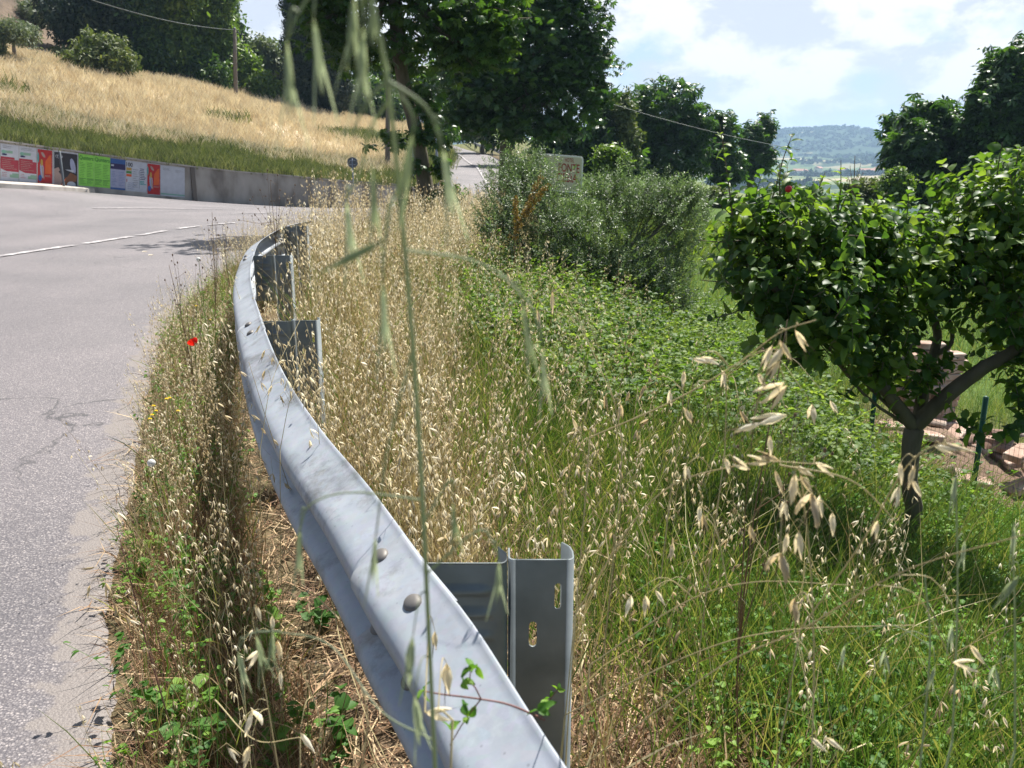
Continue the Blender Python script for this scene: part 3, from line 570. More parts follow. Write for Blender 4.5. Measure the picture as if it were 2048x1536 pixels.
# ================================================================== guardrail
gr = empty('guardrail', (-.17, 1.52, 0)); tag(gr, 'galvanised steel guardrail curving along the road verge from the foreground', 'guardrail')
PROF = [(0, .0), (.004, -.006), (.014, -.012), (.035, -.024), (.07, -.044), (.088, -.053), (.099, -.064), (.105, -.078), (.105, -.094), (.098, -.108), (.08, -.118), (.04, -.136), (.026, -.146), (.022, -.156), (.026, -.166), (.04, -.176), (.08, -.196), (.098, -.206), (.105, -.22), (.105, -.236), (.099, -.25), (.088, -.261), (.07, -.27), (.014, -.302), (0, -.312)]
RT = np.gradient(RAILD, axis=0); RT /= np.linalg.norm(RT, axis=1)[:, None]; RN = np.stack([-RT[:, 1], RT[:, 0]], 1)
RS = np.r_[0, np.cumsum(np.linalg.norm(np.diff(RAILD, axis=0), axis=1))]
def rail_s(y): return float(np.interp(y, RAILD[:, 1], RS))
def rail_at(s):
    return np.array([np.interp(s, RS, RAILD[:, k_]) for k_ in (0, 1)]), np.array([np.interp(s, RS, RN[:, k_]) for k_ in (0, 1)]), np.array([np.interp(s, RS, RT[:, k_]) for k_ in (0, 1)])
ZT = .76
def rail_zt(s):  # settles slightly toward the far end
    return ZT
def beam(s0, s1, off):
    n_ = max(8, int((s1-s0)/.06)); ss = np.linspace(s0, s1, n_); outer = []
    for s_ in ss:
        c, nn_, t_ = rail_at(s_); z = rail_zt(s_)+.0025*math.sin(s_*3.1)
        for th_ in (off, off-.0035):
            pass
        o_ = [(c[0]+nn_[0]*(a_+off), c[1]+nn_[1]*(a_+off), z+b_+off*.8) for a_, b_ in PROF]; i_ = [(c[0]+nn_[0]*(a_+off-.0035), c[1]+nn_[1]*(a_+off-.0035), z+b_-.001+off*.8) for a_, b_ in PROF][::-1]
        outer += o_+i_
    m_ = 2*len(PROF); a = Acc(); T = grid_faces(n_, m_, True); caps = []
    for base_ in (0, (n_-1)*m_):
        for i in range(len(PROF)-1): caps += [(base_+i, base_+i+1, base_+m_-2-i), (base_+i, base_+m_-2-i, base_+m_-1-i)]
    a.raw(outer, np.concatenate([T, caps]), 0, .5); return a.build('rail_beam', M['galv'], gr)
ov = [(rail_s(-.5), rail_s(1.62), .006), (rail_s(1.36), rail_s(3.98), .0), (rail_s(3.72), rail_s(6.7), -.005), (rail_s(6.45), rail_s(9.3), -.010), (rail_s(9.05), RS[-1]-.05, -.015)]
ov[1] = (rail_s(1.36), rail_s(4.05), .0)
for s0, s1, off in ov: beam(s0, s1, off)
def bolt(s, n_, z, off, tilt):
    c, nn_, t_ = rail_at(s); base_ = np.array([c[0]+nn_[0]*n_, c[1]+nn_[1]*n_, z]); T3 = np.array([t_[0], t_[1], 0]); Nv = np.array([nn_[0]*math.cos(tilt), nn_[1]*math.cos(tilt), math.sin(tilt)]); Bv = np.cross(Nv, T3)
    a = Acc(); V = []; nseg = 16
    for rr_, hh in ((1, 0), (.98, .004), (.8, .008), (.45, .0105), (0.02, .011)):
        for k_ in range(nseg):
            q_ = k_/nseg*6.2832; V.append(base_+T3*rr_*.023*math.cos(q_)+Bv*rr_*.018*math.sin(q_)+Nv*(hh+.001))
    a.raw(V, np.concatenate([grid_faces(5, nseg, True), [(4*nseg, 4*nseg+i, 4*nseg+i+1) for i in range(1, nseg-1)]]), 0, .5); a.build('bolt', M['boltm'], gr)
M['boltm'] = plain('bolt_zinc', (.15, .14, .13), .55, .4)
tl = math.atan2(.056, .035)
for s0, off in ((rail_s(1.36), .006), (rail_s(3.74), .0), (rail_s(6.45), -.005), (rail_s(9.05), -.01)):
    for ds in (.07, .27): 
        bolt(s0+ds, .052, rail_zt(s0)-.034+off, off, tl); bolt(s0+ds, .062, rail_zt(s0)-.187+off, off, tl); 

def sheet_path(acc, path, z0, z1, th=.004, mat=0, ribs=None, nz=2):
    """vertical sheet following a plan path (list of xy), thin closed profile"""
    path = np.asarray(path, float); t = np.gradient(path, axis=0); t /= np.linalg.norm(t, axis=1)[:, None]; nn_ = np.stack([-t[:, 1], t[:, 0]], 1)
    ring = np.vstack([path+nn_*th/2, (path-nn_*th/2)[::-1]]); m_ = len(ring); V = []; zs = np.linspace(z0, z1, nz)
    for z in zs: V += [(x, y, z) for x, y in ring]
    T = grid_faces(nz, m_, True); caps = []
    for base_ in (0, (nz-1)*m_):
        for i in range(len(path)-1): caps += [(base_+i, base_+i+1, base_+m_-2-i), (base_+i, base_+m_-2-i, base_+m_-1-i)]
    acc.raw(V, np.concatenate([T, caps]), mat, .5)
def rounded(p0, p1, p2, r_, n_=5):
    p0, p1, p2 = map(np.array, (p0, p1, p2)); u_ = (p0-p1)/np.linalg.norm(p0-p1); v_ = (p2-p1)/np.linalg.norm(p2-p1); a_ = p1+u_*r_; b_ = p1+v_*r_
    return [(1-t_)**2*a_+2*t_*(1-t_)*p1+t_*t_*b_ for t_ in np.linspace(0, 1, n_)]
def slotted_face(w_, h_, slots):
    cu = bpy.data.curves.new('f', 'CURVE'); cu.dimensions = '2D'; cu.fill_mode = 'BOTH'; cu.extrude = .002
    def spl(pts):
        s_ = cu.splines.new('POLY'); s_.points.add(len(pts)-1); s_.use_cyclic_u = True
        for i, q_ in enumerate(pts): s_.points[i].co = (q_[0], q_[1], 0, 1)
    spl([(0, 0), (w_, 0), (w_, h_), (0, h_)])
    for (cx, cy, hw, hh) in slots:
        pts = [(cx+hw*math.cos(q_), cy+hh-hw+hw*math.sin(q_)) for q_ in np.linspace(0, math.pi, 7)]+[(cx+hw*math.cos(q_), cy-hh+hw+hw*math.sin(q_)) for q_ in np.linspace(math.pi, 2*math.pi, 7)]
        spl(pts)
    o = bpy.data.objects.new('f', cu); COL.objects.link(o); dg = bpy.context.evaluated_depsgraph_get(); dg.update(); me = bpy.data.meshes.new_from_object(o.evaluated_get(dg)); me.calc_loop_triangles()
    V = np.array([v.co[:] for v in me.vertices]); T = np.array([t_.vertices[:] for t_ in me.loop_triangles]); bpy.data.objects.remove(o); bpy.data.curves.remove(cu); bpy.data.meshes.remove(me)
    return V, T
def post(x0, x1, y, xs0, ztop=.76):
    """C post between x0 and x1 at y, ribbed spacer from xs0 to x0"""
    g = float(H(x0, y)[0])
    a = Acc(); w_ = x1-x0; r_ = .013
    V, T = slotted_face(w_-2*r_, ztop+.3, [(w_*.66, ztop+.3-.075, .0065, .027), (w_*.27, ztop+.3-.155, .0075, .027)])
    a.raw(np.column_stack([V[:, 0]+x0+r_, np.full(len(V), y)+V[:, 2], V[:, 1]-.3]), T, 0, .5)
    lf = rounded((x0+r_*2, y), (x0, y), (x0, y+.08), r_)+[np.array([x0, y+.05])]
    rf = rounded((x1-r_*2, y), (x1, y), (x1, y+.08), r_)+[np.array([x1, y+.035]), np.array([x1-.004, y+.055])]
    rf2 = [np.array([x1-.006, y+.052]), np.array([x1-.03, y+.075])]
    sheet_path(a, lf, -.3, ztop); sheet_path(a, rf+[np.array([x1-.018, y+.075])], -.3, ztop)
    a.build('post', M['post'], gr)
    # spacer with pressed ribs
    sp = Acc(); nz, z1, z0 = 60, ztop-.002, ztop-.33; xs = np.linspace(xs0, x0-.012, 12); V = []
    for j in range(nz):
        z = z1+(z0-z1)*j/(nz-1); 
        for i, x in enumerate(xs):
            e = min(1, max(0, (x-xs0-.012)/.02), max(0, (x0-.028-x)/.02)); d = z1-z
            rib = max(0, math.sin((d-.035)/.047*2*math.pi-1.2)) if .035 < d < .275 else 0
            V.append((x, y-.012-.010*rib*e, z))
        V.append((x0-.006, y-.007, z)); V.append((x0-.003, y+.002, z)); V.append((x0-.004, y+.03, z)); V.append((x0-.02, y+.06, z))
    nn_ = len(xs)+4; V = np.array(V); V2 = V+np.array([-.0015, .0035, 0]); 
    sp.raw(np.vstack([V, V2]), np.vstack([grid_faces(nz, nn_), grid_faces(nz, nn_)+len(V), quads([(j, j+1, len(V)+j+1, len(V)+j) for j in range(nn_-1)])]), 0, .5)
    sp.build('spacer', M['post'], gr)
post(-.006, .115, 1.518, -.165)
post(-.985, -.87, 3.92, -1.128)
post(-1.73, -1.60, 6.45, -1.87)
post(-2.17, -2.05, 9.0, -2.29)

# ================================================================== vegetation templates
def spikelet(L_=.024, W_=.0036, open_=.22, lod=0, awn=True, mo=0):
    """papery oat spikelet hanging down -Z from origin: two glumes; mats 0 husk, 1 awn"""
    a = Acc(); ns = 5 if lod == 0 else 3
    for sgn in (-1, 1):
        ts = np.linspace(0, 1, ns); pr = np.array([0, .8, 1., .5, .0]) if ns == 5 else np.array([.1, 1, .0]); V = []
        for k_, t_ in enumerate(ts):
            wv = W_*pr[k_]; out = sgn*(math.sin(t_*1.5)*open_*L_+wv*.35); z = -L_*t_
            V += [(-wv, sgn*0+out*.8-sgn*wv*.55, z), (0, out+sgn*wv*.35, z), (wv, out*.8-sgn*wv*.55, z)] if lod == 0 else [(-wv, out-sgn*wv*.3, z), (wv, out-sgn*wv*.3, z)]
        a.raw(V, grid_faces(ns, 3 if lod == 0 else 2), mo+0, .5)
    if awn:
        for sgn in (-1, 1):
            p_ = [(0, 0, -L_*.35), (sgn*.002, sgn*.002, -L_*.8), (sgn*.004, sgn*.006, -L_*1.35)]
            ribbon(a, p_, [.0016, .0011, .0004] if lod == 0 else [.0016, .0014, .0006], mo+1, .5)
    return a
def oat_template(h, nsp, lod, seed, lean=.12):
    r = np.random.default_rng(seed); a = Acc(); yaw = r.uniform(0, 6.28); l1 = r.uniform(.4, 1.4)*lean
    def stem(t_): b_ = l1*t_**2*h; return np.array([b_*math.cos(yaw), b_*math.sin(yaw), h*t_*(1-.10*t_*t_*l1*4)])
    pts = [stem(t_) for t_ in np.linspace(0, 1, 8 if lod == 0 else 5)]
    wd = np.linspace(.0017, .0007, len(pts)) if lod < 2 else np.linspace(.0024, .0012, len(pts))
    if lod == 0: tube(a, pts, wd, 3, 2, .5)
    else: ribbon(a, pts, wd*2.2, 2, .5)
    for k_ in range(nsp):
        t_ = 1-.42*(k_/nsp)-r.uniform(0, .03); b_ = stem(t_); an_ = r.uniform(0, 6.28); ro = r.uniform(.012, .055)*(1.25-t_*.6)
        mid = b_+np.array([math.cos(an_)*ro*.6, math.sin(an_)*ro*.6, r.uniform(.01, .03)]); e = b_+np.array([math.cos(an_)*ro, math.sin(an_)*ro, r.uniform(-.02, .012)])
        if lod < 2: ribbon(a, [b_, mid, e], [.0009, .0007, .0006], 2, .5)
        sp = spikelet(r.uniform(.021, .030), r.uniform(.0024, .0036), r.uniform(.1, .5), lod, lod < 2 and r.random() < .65)
        R = (Rz(r.uniform(0, 6.28))@Rx(r.normal(0, .35))@Ry(r.normal(0, .3)))[0]; V0, T0, M0 = sp.tm(); a.raw(V0@R.T+e, T0, M0, .5)
    if lod == 0:
        for _ in range(2):
            t_ = r.uniform(.15, .5); b_ = stem(t_); an_ = r.uniform(0, 6.28); ln = r.uniform(.1, .22)
            ribbon(a, [b_, b_+np.array([math.cos(an_)*ln*.4, math.sin(an_)*ln*.4, ln*.4]), b_+np.array([math.cos(an_)*ln*.8, math.sin(an_)*ln*.8, ln*.1])], [.005, .004, .0005], 2, .5)
    return a.tm()
def blade_template(L_, W_, bend, seed, n_=5, fold=.0, twist=.6):
    r = np.random.default_rng(seed); pts = [(bend*L_*t_**2, .1*bend*L_*math.sin(t_*3), L_*t_*(1-.35*bend*t_)) for t_ in np.linspace(0, 1, n_)]
    a = Acc(); wd = W_*np.array([.55, .95, 1, .75, .05])[:n_] if n_ == 5 else W_*np.array([.8, 1, .1])
    ribbon(a, pts, wd, 0, .5, fold=fold); V, T, m_ = a.tm()
    return V, T, m_
def leaf_template(L_, W_, fold=.25, curl=.25, n_=4, lod=0):
    """ovate leaf lying along +X from origin, midrib fold"""
    pr = np.interp(np.linspace(0, 1, n_+1), [0, .15, .42, .75, 1], [.05, .7, 1, .6, .0]); V = []
    for k_, t_ in enumerate(np.linspace(0, 1, n_+1)):
        wv = W_/2*pr[k_]; z = -curl*L_*t_*t_; V += [(L_*t_, -wv, z+wv*fold*2), (L_*t_, 0, z), (L_*t_, wv, z+wv*fold*2)]
    return np.array(V), grid_faces(n_+1, 3), np.zeros(len(grid_faces(n_+1, 3)), int)

def zones_scatter(n_, xr, yr, fn, seed):
    r = np.random.default_rng(seed); x = r.uniform(*xr, n_); y = r.uniform(*yr, n_); k_ = r.random(n_) < fn(x, y); return x[k_], y[k_]
def place(acc, tmpls, x, y, tilt, sc, seed=0, mo=0, rnd=None, zoff=0, hvar=0.):
    hm_ = 1+hvar*np.clip(vnoise(x, y, 2.3, 77), -1, 1)
    z = H(x, y)+zoff; pos = np.column_stack([x, y, z]); idx = rng.integers(0, len(tmpls), len(x))
    for i, tm in enumerate(tmpls):
        k_ = idx == i
        if k_.any(): acc.inst(tm, rot_for(k_.sum(), tilt, sc)*hm_[k_][:, None, None], pos[k_], None if rnd is None else rnd[k_], mo)
# --- dry wild oats band behind the rail
OATM = [M['oat'], M['awn'], M['straw']]
near_t = [oat_template(rng.uniform(.72, 1.02), int(rng.integers(5, 14)), 0, 100+i) for i in range(14)]
mid_t = [oat_template(rng.uniform(.75, 1.02), int(rng.integers(6, 15)), 1, 200+i) for i in range(12)]
far_t = [oat_template(rng.uniform(.82, 1.0), int(rng.integers(11, 16)), 2, 300+i) for i in range(8)]
def band(x, y):
    rx_ = rail_x(y); d = x-rx_; wd = np.interp(y, [1, 2, 4, 9, 13, 18], [.55, .65, 1.0, 2.1, 2.2, 2.4])
    core = np.clip((wd-d)/.35, 0, 1)*(d > np.interp(y, [5, 6.5, 8.7, 9.2], [.16, .35, .5, .03]))
    clump = .6+.4*vnoise(x, y, 3.1, 21)
    return np.clip(core*np.clip(clump, .25, 1), 0, 1)
oa = Acc()
x, y = zones_scatter(4300, (-1.5, .9), (1.75, 4.4), lambda x, y: band(x, y)*.48, 1); 
k_ = np.hypot(x, y) > 1.5; place(oa, near_t, x[k_], y[k_], .17, (.70, 1.02), hvar=.13); print('near oats', k_.sum())
x, y = zones_scatter(9000, (-2.4, 1.3), (4.4, 9.6), lambda x, y: band(x, y)*.52, 2); place(oa, mid_t, x, y, .19, (.72, 1.15), hvar=.2); print('mid', len(x))
def band2(x, y):
    rx_ = np.interp(y, [9.6, 11, 13, 16, 19, 24], [-2.1, -2.5, -2.7, -2.6, -2.2, -.9]); return ((x > rx_) & (x < np.interp(y, [9.6, 13, 18, 24], [.1, .2, .6, 1.2])))*.8
x, y = zones_scatter(7500, (-3.0, 1.5), (9.6, 22), band2, 3); k_ = y > 13; place(oa, far_t, x[~k_], y[~k_], .17, (.75, 1.2), hvar=.25); place(oa, far_t, x[k_], y[k_], .17, (.5, .8), hvar=.2); print('far', len(x))
x, y = zones_scatter(2900, (-2.6, 0), (1.8, 10.8), lambda x, y: ((x > rail_x(y)+.03) & (x < rail_x(y)+.17) & ((y < 5.5) | (y > 9.1)))*.9, 91); k_ = y < 4.4; place(oa, near_t, x[k_], y[k_], .2, (.8, 1.05)); place(oa, mid_t, x[~k_], y[~k_], .2, (.8, 1.15)); print('edge', len(x))
# thinner scatter into the green grass on the right
def sparse(x, y):
    rx_ = rail_x(y); d = x-rx_; return np.clip((d-.3)/.4, 0, 1)*np.interp(x, [-1, .3, .9, 1.6], [.8, .6, .25, .05])*(y > 1.0)
x, y = zones_scatter(1000, (-1.2, 1.9), (1.35, 4.6), sparse, 4); k_ = y > 1.3-.1*x; place(oa, near_t, x[k_], y[k_], .2, (.62, .9)); print('sparse', k_.sum())
x, y = zones_scatter(900, (-1.2, 1.6), (4.6, 9), sparse, 5); place(oa, mid_t, x, y, .15, (.65, .95))
# in the verge between road and rail
def verge(x, y): return (x > road_x(y)+.045) & (x < rail_x(y)-.12)
def vdens(x, y):
    rx_ = road_x(y); d = (x-rx_)/(rail_x(y)-rx_); return verge(x, y)*np.interp(d, [0, .3, .7, 1], [.4, .7, .8, .5])*np.interp(y, [0, 1.6, 2.3, 3.2, 9, 12], [.05, .2, .6, .95, .95, .95])
x, y = zones_scatter(4200, (-3.5, -.1), (1.5, 5.5), vdens, 6); place(oa, near_t, x, y, .16, (.42, .72)); print('verge', len(x))
x, y = zones_scatter(4500, (-4, -1.5), (5.5, 14), vdens, 7); k_ = (y > 6.6) & (y < 9.3); place(oa, mid_t, x[~k_], y[~k_], .16, (.5, .8)); place(oa, mid_t, x[k_], y[k_], .16, (.3, .55))
o = oa.build('dry_wild_oats', OATM); tag(o, 'dense stand of dry straw-coloured wild oats behind and along the guardrail', 'wild oats', kind='stuff')

# --- dry grass straw
dg_ = Acc(); bl = [blade_template(rng.uniform(.25, .62), rng.uniform(.002, .0045), rng.uniform(.02, .7), i) for i in range(14)]
def strawd(x, y): return np.clip(band(x, y)+.2*vdens(x, y)+.6*(vdens(x, y) > 0)*.3, 0, 1)
x, y = zones_scatter(60000, (-2.6, 1.2), (1.2, 9.6), lambda x, y: band(x, y)*.85, 8); place(dg_, bl, x, y, .3, (.7, 1.5))
x, y = zones_scatter(60000, (-1.6, .9), (.5, 3.4), lambda x, y: (verge(x, y)*.9), 81); place(dg_, bl, x, y, .45, (.15, .5), mo=1)
x, y = zones_scatter(16000, (-1.9, .9), (.8, 4.5), lambda x, y: verge(x, y)*(x > road_x(y)+.14)*.35, 82); place(dg_, bl, x, y, .22, (.4, .8), mo=1)
long_ = [blade_template(rng.uniform(.75, 1.05), rng.uniform(.0028, .0045), rng.uniform(.05, .45), 60+i, 5) for i in range(10)]
x, y = zones_scatter(5200, (-2.2, 1.0), (1.7, 7), lambda x, y: band(x, y)*.8, 84); k_ = np.hypot(x, y) > 1.6; place(dg_, long_, x[k_], y[k_], .22, (.7, 1.05))
x, y = zones_scatter(900, (-.3, 1.6), (1.7, 5), lambda x, y: .5+0*x, 85); place(dg_, long_, x, y, .35, (.5, .95))
x, y = zones_scatter(26000, (-2.8, 1.4), (9.6, 24), band2, 9); place(dg_, bl, x, y, .25, (.5, 1.2))
x, y = zones_scatter(110000, (-3.9, .9), (.4, 13), lambda x, y: verge(x, y)*np.clip(.45+.6*vdens(x, y), 0, 1)*np.interp(y, [0, 6, 13], [1, .7, .5]), 10); place(dg_, bl, x, y, .35, (.3, .75), mo=1)
# straw patch near the first post foreground right
def patch(x, y): return np.exp(-((x-.45)/.42)**2-((y-1.35)/.5)**2)*(x > rail_x(y)+.12)
x, y = zones_scatter(14000, (-.2, 1.3), (.5, 2.4), patch, 11); place(dg_, bl, x, y, .5, (.35, .8), mo=1)
# dry strip round the tile heap
x, y = zones_scatter(16000, (1.8, 7.5), (5.0, 10.5), lambda x, y: np.exp(-((x-4.4)/1.6)**2-((y-7.0)/1.4)**2), 12); place(dg_, bl, x, y, .4, (.25, .6))
x, y = zones_scatter(9000, (-.2, 2.6), (5, 9), lambda x, y: .25+0*x, 13); place(dg_, bl, x, y, .3, (.4, .8))
o = dg_.build('dry_grass', [M['straw'], M['straw_red']]); tag(o, 'tangled dry brown and golden grass stalks under the oats', 'dry grass', kind='stuff')
# litter lying flat
lt = Acc(); tl_ = [blade_template(rng.uniform(.08, .22), rng.uniform(.002, .005), rng.uniform(-.4, .8), 50+i, 3) for i in range(8)]
def litter(x, y, seed, n_, xr, yr, fn):
    x, y = zones_scatter(n_, xr, yr, fn, seed); z = H(x, y)+rng.uniform(.005, .05, len(x)); idx = rng.integers(0, 8, len(x))
    for i in range(8):
        k_ = idx == i; kk = k_.sum(); R = Rz(rng.random(kk)*6.28)@Rx(math.pi/2+rng.normal(0, .28, kk))@Rz(rng.random(kk)*.6); lt.inst(tl_[i], R, np.column_stack([x, y, z])[k_])
litter(0, 0, 14, 75000, (-3.9, 1.6), (.3, 12), lambda x, y: (verge(x, y) | ((x > rail_x(y)-.12) & (x < rail_x(y)+1.2)))*np.interp(y, [0, 4, 12], [1, .8, .35]))
litter(0, 0, 15, 9000, (-3.4, -.5), (.3, 8), lambda x, y: ((x > road_x(y)-.03) & (x < road_x(y)+.16))*1.)
litter(0, 0, 16, 1500, (-3.4, -.5), (.3, 8), lambda x, y: ((x > road_x(y)-.16) & (x < road_x(y)))*.35)
o = lt.build('straw_litter', [M['straw_red']]); tag(o, 'matted straw litter lying on the verge under the guardrail', 'straw litter', kind='stuff')

# --- green grass
gg = Acc(); gb = [blade_template(rng.uniform(.22, .5), rng.uniform(.003, .007), rng.uniform(.05, .55), 20+i, fold=.12) for i in range(12)]
def greend(x, y):
    d = x-rail_x(y); g = np.clip((d-.45-.05*y)/.6, 0.04, 1); dryb = np.exp(-((x-4.3)/1.6)**2-((y-7.2)/1.5)**2)
    return np.clip(g, 0, 1)*(d > .15)*(1-.93*np.clip(dryb*1.6, 0, 1))*(1-.7*np.clip(patch(x, y), 0, 1))
x, y = zones_scatter(60000, (-1.2, 2.6), (.6, 4.6), greend, 16); place(gg, gb, x, y, .22, (.6, 1.05)); print('green', len(x))
x, y = zones_scatter(52000, (-2, 6.5), (4.6, 10), lambda x, y: greend(x, y)*.8, 17); place(gg, gb, x, y, .22, (.5, .95))
x, y = zones_scatter(40000, (0, 14), (10, 30), lambda x, y: (x > .6+0*y)*1., 18); place(gg, gb, x, y, .25, (.9, 1.7))
x, y = zones_scatter(30000, (-2.6, .9), (1.5, 16), lambda x, y: band(x, y)*.75*(.5+.5*vnoise(x, y, 1.3, 55)), 83); place(gg, gb, x, y, .16, (1.0, 1.75))
x, y = zones_scatter(20000, (-3.6, -.3), (.6, 12), lambda x, y: verge(x, y)*.8, 19); place(gg, gb, x, y, .22, (.4, .9))
# --- herbs, brambles ground cover
def herb_template(h, nl, L_, W_, seed, spread=.5):
    r = np.random.default_rng(seed); a = Acc(); ll = leaf_template(L_, W_, .2, .2, 3)
    for s_ in range(3):
        an_ = r.uniform(0, 6.28); tipx = np.array([math.cos(an_), math.sin(an_), 0])*h*spread*r.uniform(.3, 1); pts = catmull([(0, 0, 0), tipx*.3+[0, 0, h*.6], tipx+[0, 0, h*r.uniform(.7, 1)]], 6)
        ribbon(a, pts, .0022, 0, .5)
        for k_ in range(nl):
            p_ = pts[1+(k_ % 5)]; R = (Rz(an_+k_*2.4+r.normal(0, .3))@Ry(r.uniform(-.6, .5)))[0]*r.uniform(.6, 1.15); a.raw(ll[0]@R.T+p_, ll[1], 0, .5)
    return a.tm()
hb = Acc(); ht = [herb_template(rng.uniform(.16, .34), 9, rng.uniform(.025, .045), rng.uniform(.016, .03), 400+i) for i in range(8)]
x, y = zones_scatter(5200, (.9, 3.8), (2.2, 6), lambda x, y: np.clip((x-.9)/.8, 0, 1)*(1-.9*np.clip(1.5*np.exp(-((x-4.3)/1.3)**2-((y-7.2)/1.5)**2), 0, 1)), 22); place(hb, ht, x, y, .2, (.6, 1.1))
x, y = zones_scatter(1400, (.3, 1.9), (1.2, 3), lambda x, y: np.clip((x-.3)/.8, 0, .8), 23); place(hb, ht, x, y, .2, (.5, .9))
x, y = zones_scatter(2400, (-3.6, .2), (.6, 10), lambda x, y: verge(x, y)*.9, 24); place(hb, ht, x, y, .2, (.45, .9))
o = hb.build('leafy_weeds', [M['herb']]); tag(o, 'low leafy green weeds growing among the grass round the apple tree', 'weeds', kind='stuff')
br_ = Acc(); bt = [herb_template(rng.uniform(.3, .55), 13, rng.uniform(.035, .055), rng.uniform(.026, .038), 500+i, .9) for i in range(8)]
x, y = zones_scatter(30000, (-.4, 3.2), (3.8, 10), lambda x, y: np.clip((x-rail_x(y)-1.2)/.5, 0, 1)*.9, 92); place(gg, gb, x, y, .25, (.8, 1.35))
x, y = zones_scatter(3600, (-.4, 3.2), (4.6, 11), lambda x, y: np.clip((x-rail_x(y)-1.5)/.5, 0, 1)*np.clip((2.6-x)/.6+.1, 0, 1), 25); place(br_, bt, x, y, .2, (.7, 1.25)); print('bramble', len(x))
o = br_.build('bramble_thicket', [M['bramble']]); tag(o, 'low bright green bramble thicket between the dry oats and the olive bush', 'brambles', kind='stuff')

o = gg.build('green_grass', [M['grass']]); tag(o, 'lush green grass on the bank right of the guardrail', 'grass', kind='stuff')
# ================================================================== trees
def rotm(k, up=.5, droop=0.):
    """random leaf frames, +X along the leaf, mostly facing up"""
    yaw = rng.random(k)*6.2832
    return Rz(yaw)@Ry(rng.normal(droop, .45, k))@Rx(rng.normal(0, .5, k))
def palm_template(L_, n_leaf=7, lod=0, seed=0):
    r = np.random.default_rng(seed); a = Acc()
    for k_ in range(n_leaf):
        an_ = (k_-(n_leaf-1)/2)*(.62 if n_leaf == 7 else .8)+r.normal(0, .06); ln = L_*(1-.075*abs(k_-(n_leaf-1)/2)**1.3)*r.uniform(.9, 1.08); W_ = ln*.36
        ts = np.array([0, .35, .68, 1]) if lod == 0 else np.array([0, .65, 1]); pr = np.array([.08, .6, 1, .0]) if lod == 0 else np.array([.1, 1, 0.])
        V = []
        for t_, p_ in zip(ts, pr):
            z = -.42*ln*t_**1.8+r.normal(0, .01)*ln; V += [(ln*t_, -W_/2*p_, z+.12*W_*p_), (ln*t_, 0, z), (ln*t_, W_/2*p_, z+.12*W_*p_)] if lod == 0 else [(ln*t_, -W_/2*p_, z), (ln*t_, W_/2*p_, z)]
        V = np.array(V)@Rz(an_)[0].T; a.raw(V, grid_faces(len(ts), 3 if lod == 0 else 2), 0, .5)
    return a.tm()
def clump_template(n_, L_, R_, seed, narrow=.55, up=0.):
    r = np.random.default_rng(seed); a = Acc()
    for k_ in range(n_):
        d = r.normal(0, 1, 3); d /= np.linalg.norm(d); p_ = d*R_*r.uniform(.2, 1)**.6; ln = L_*r.uniform(.6, 1.2); W_ = ln*narrow
        V = np.array([(0, -W_*.3, 0), (0, W_*.3, 0), (ln*.55, W_/2, -.1*ln), (ln*.55, -W_/2, -.1*ln), (ln, 0, -.3*ln)])
        R = (Rz(r.uniform(0, 6.28))@Ry(r.normal(.25-up, .55))@Rx(r.normal(0, .5)))[0]; a.raw(V@R.T+p_, [(0, 3, 2), (0, 2, 1), (3, 4, 2)], 0, .5)
    return a.tm()
def sprig_template(nl, L_, W_, ln, seed, n_=3, curl=.35, both=True, mats=True):
    """twig along +Z with leaves; mat 0 leaf, 1 twig"""
    r = np.random.default_rng(seed); a = Acc(); pts = catmull([(0, 0, 0), (r.normal(0, .06)*ln, r.normal(0, .06)*ln, ln*.5), (r.normal(0, .14)*ln, r.normal(0, .14)*ln, ln)], 6)
    ribbon(a, pts, [ .004*ln/.2]*5+[.001], 1, .5)
    for k_ in range(nl):
        t_ = .12+.88*k_/(nl-1); p_ = pts[min(5, int(t_*5))]*(1-(t_*5 % 1))+pts[min(5, int(t_*5)+1)]*(t_*5 % 1) if t_ < 1 else pts[-1]
        lf = leaf_template(L_*r.uniform(.65, 1.1)*(1-.35*(t_ > .85)), W_*r.uniform(.8, 1.1), r.uniform(.15, .35), curl*r.uniform(.4, 1.5), n_)
        elev = -1.0*(t_)+r.normal(0, .3)+(.1 if both else 0); R = (Rz(k_*2.4+r.normal(0, .4))@Ry(elev)@Rx(r.normal(0, .35)))[0]; a.raw(lf[0]@R.T+p_, lf[1], 0, .5)
    return a.tm()
def lobe(px, py, D, rx_, ry_, rd=None):
    c = P(px, py, D); s_ = D/F_PX; return (c, np.array([rx_*s_, rd if rd else (rx_+ry_)/2*s_, ry_*s_]))
def lobe_points(lobes, n_, shell=.55, rough=.22):
    ws = np.array([(l_[1][0]*l_[1][1]*l_[1][2])**.70 for l_ in lobes]); cnt = rng.multinomial(n_, ws/ws.sum()); out = []; outd = []
    for (c, r_), k_ in zip(lobes, cnt):
        d = rng.normal(0, 1, (k_, 3)); d /= np.linalg.norm(d, axis=1)[:, None]; q_ = shell+(1-shell)*rng.random(k_)**.7
        nz_ = 1+rough*(np.sin(d[:, 0]*7+c[0])*np.cos(d[:, 1]*6+c[1])+.7*np.sin(d[:, 2]*9+d[:, 0]*5+c[2])); out.append(c+d*r_*(q_*nz_)[:, None]); outd.append(d)
    return np.vstack(out), np.vstack(outd)
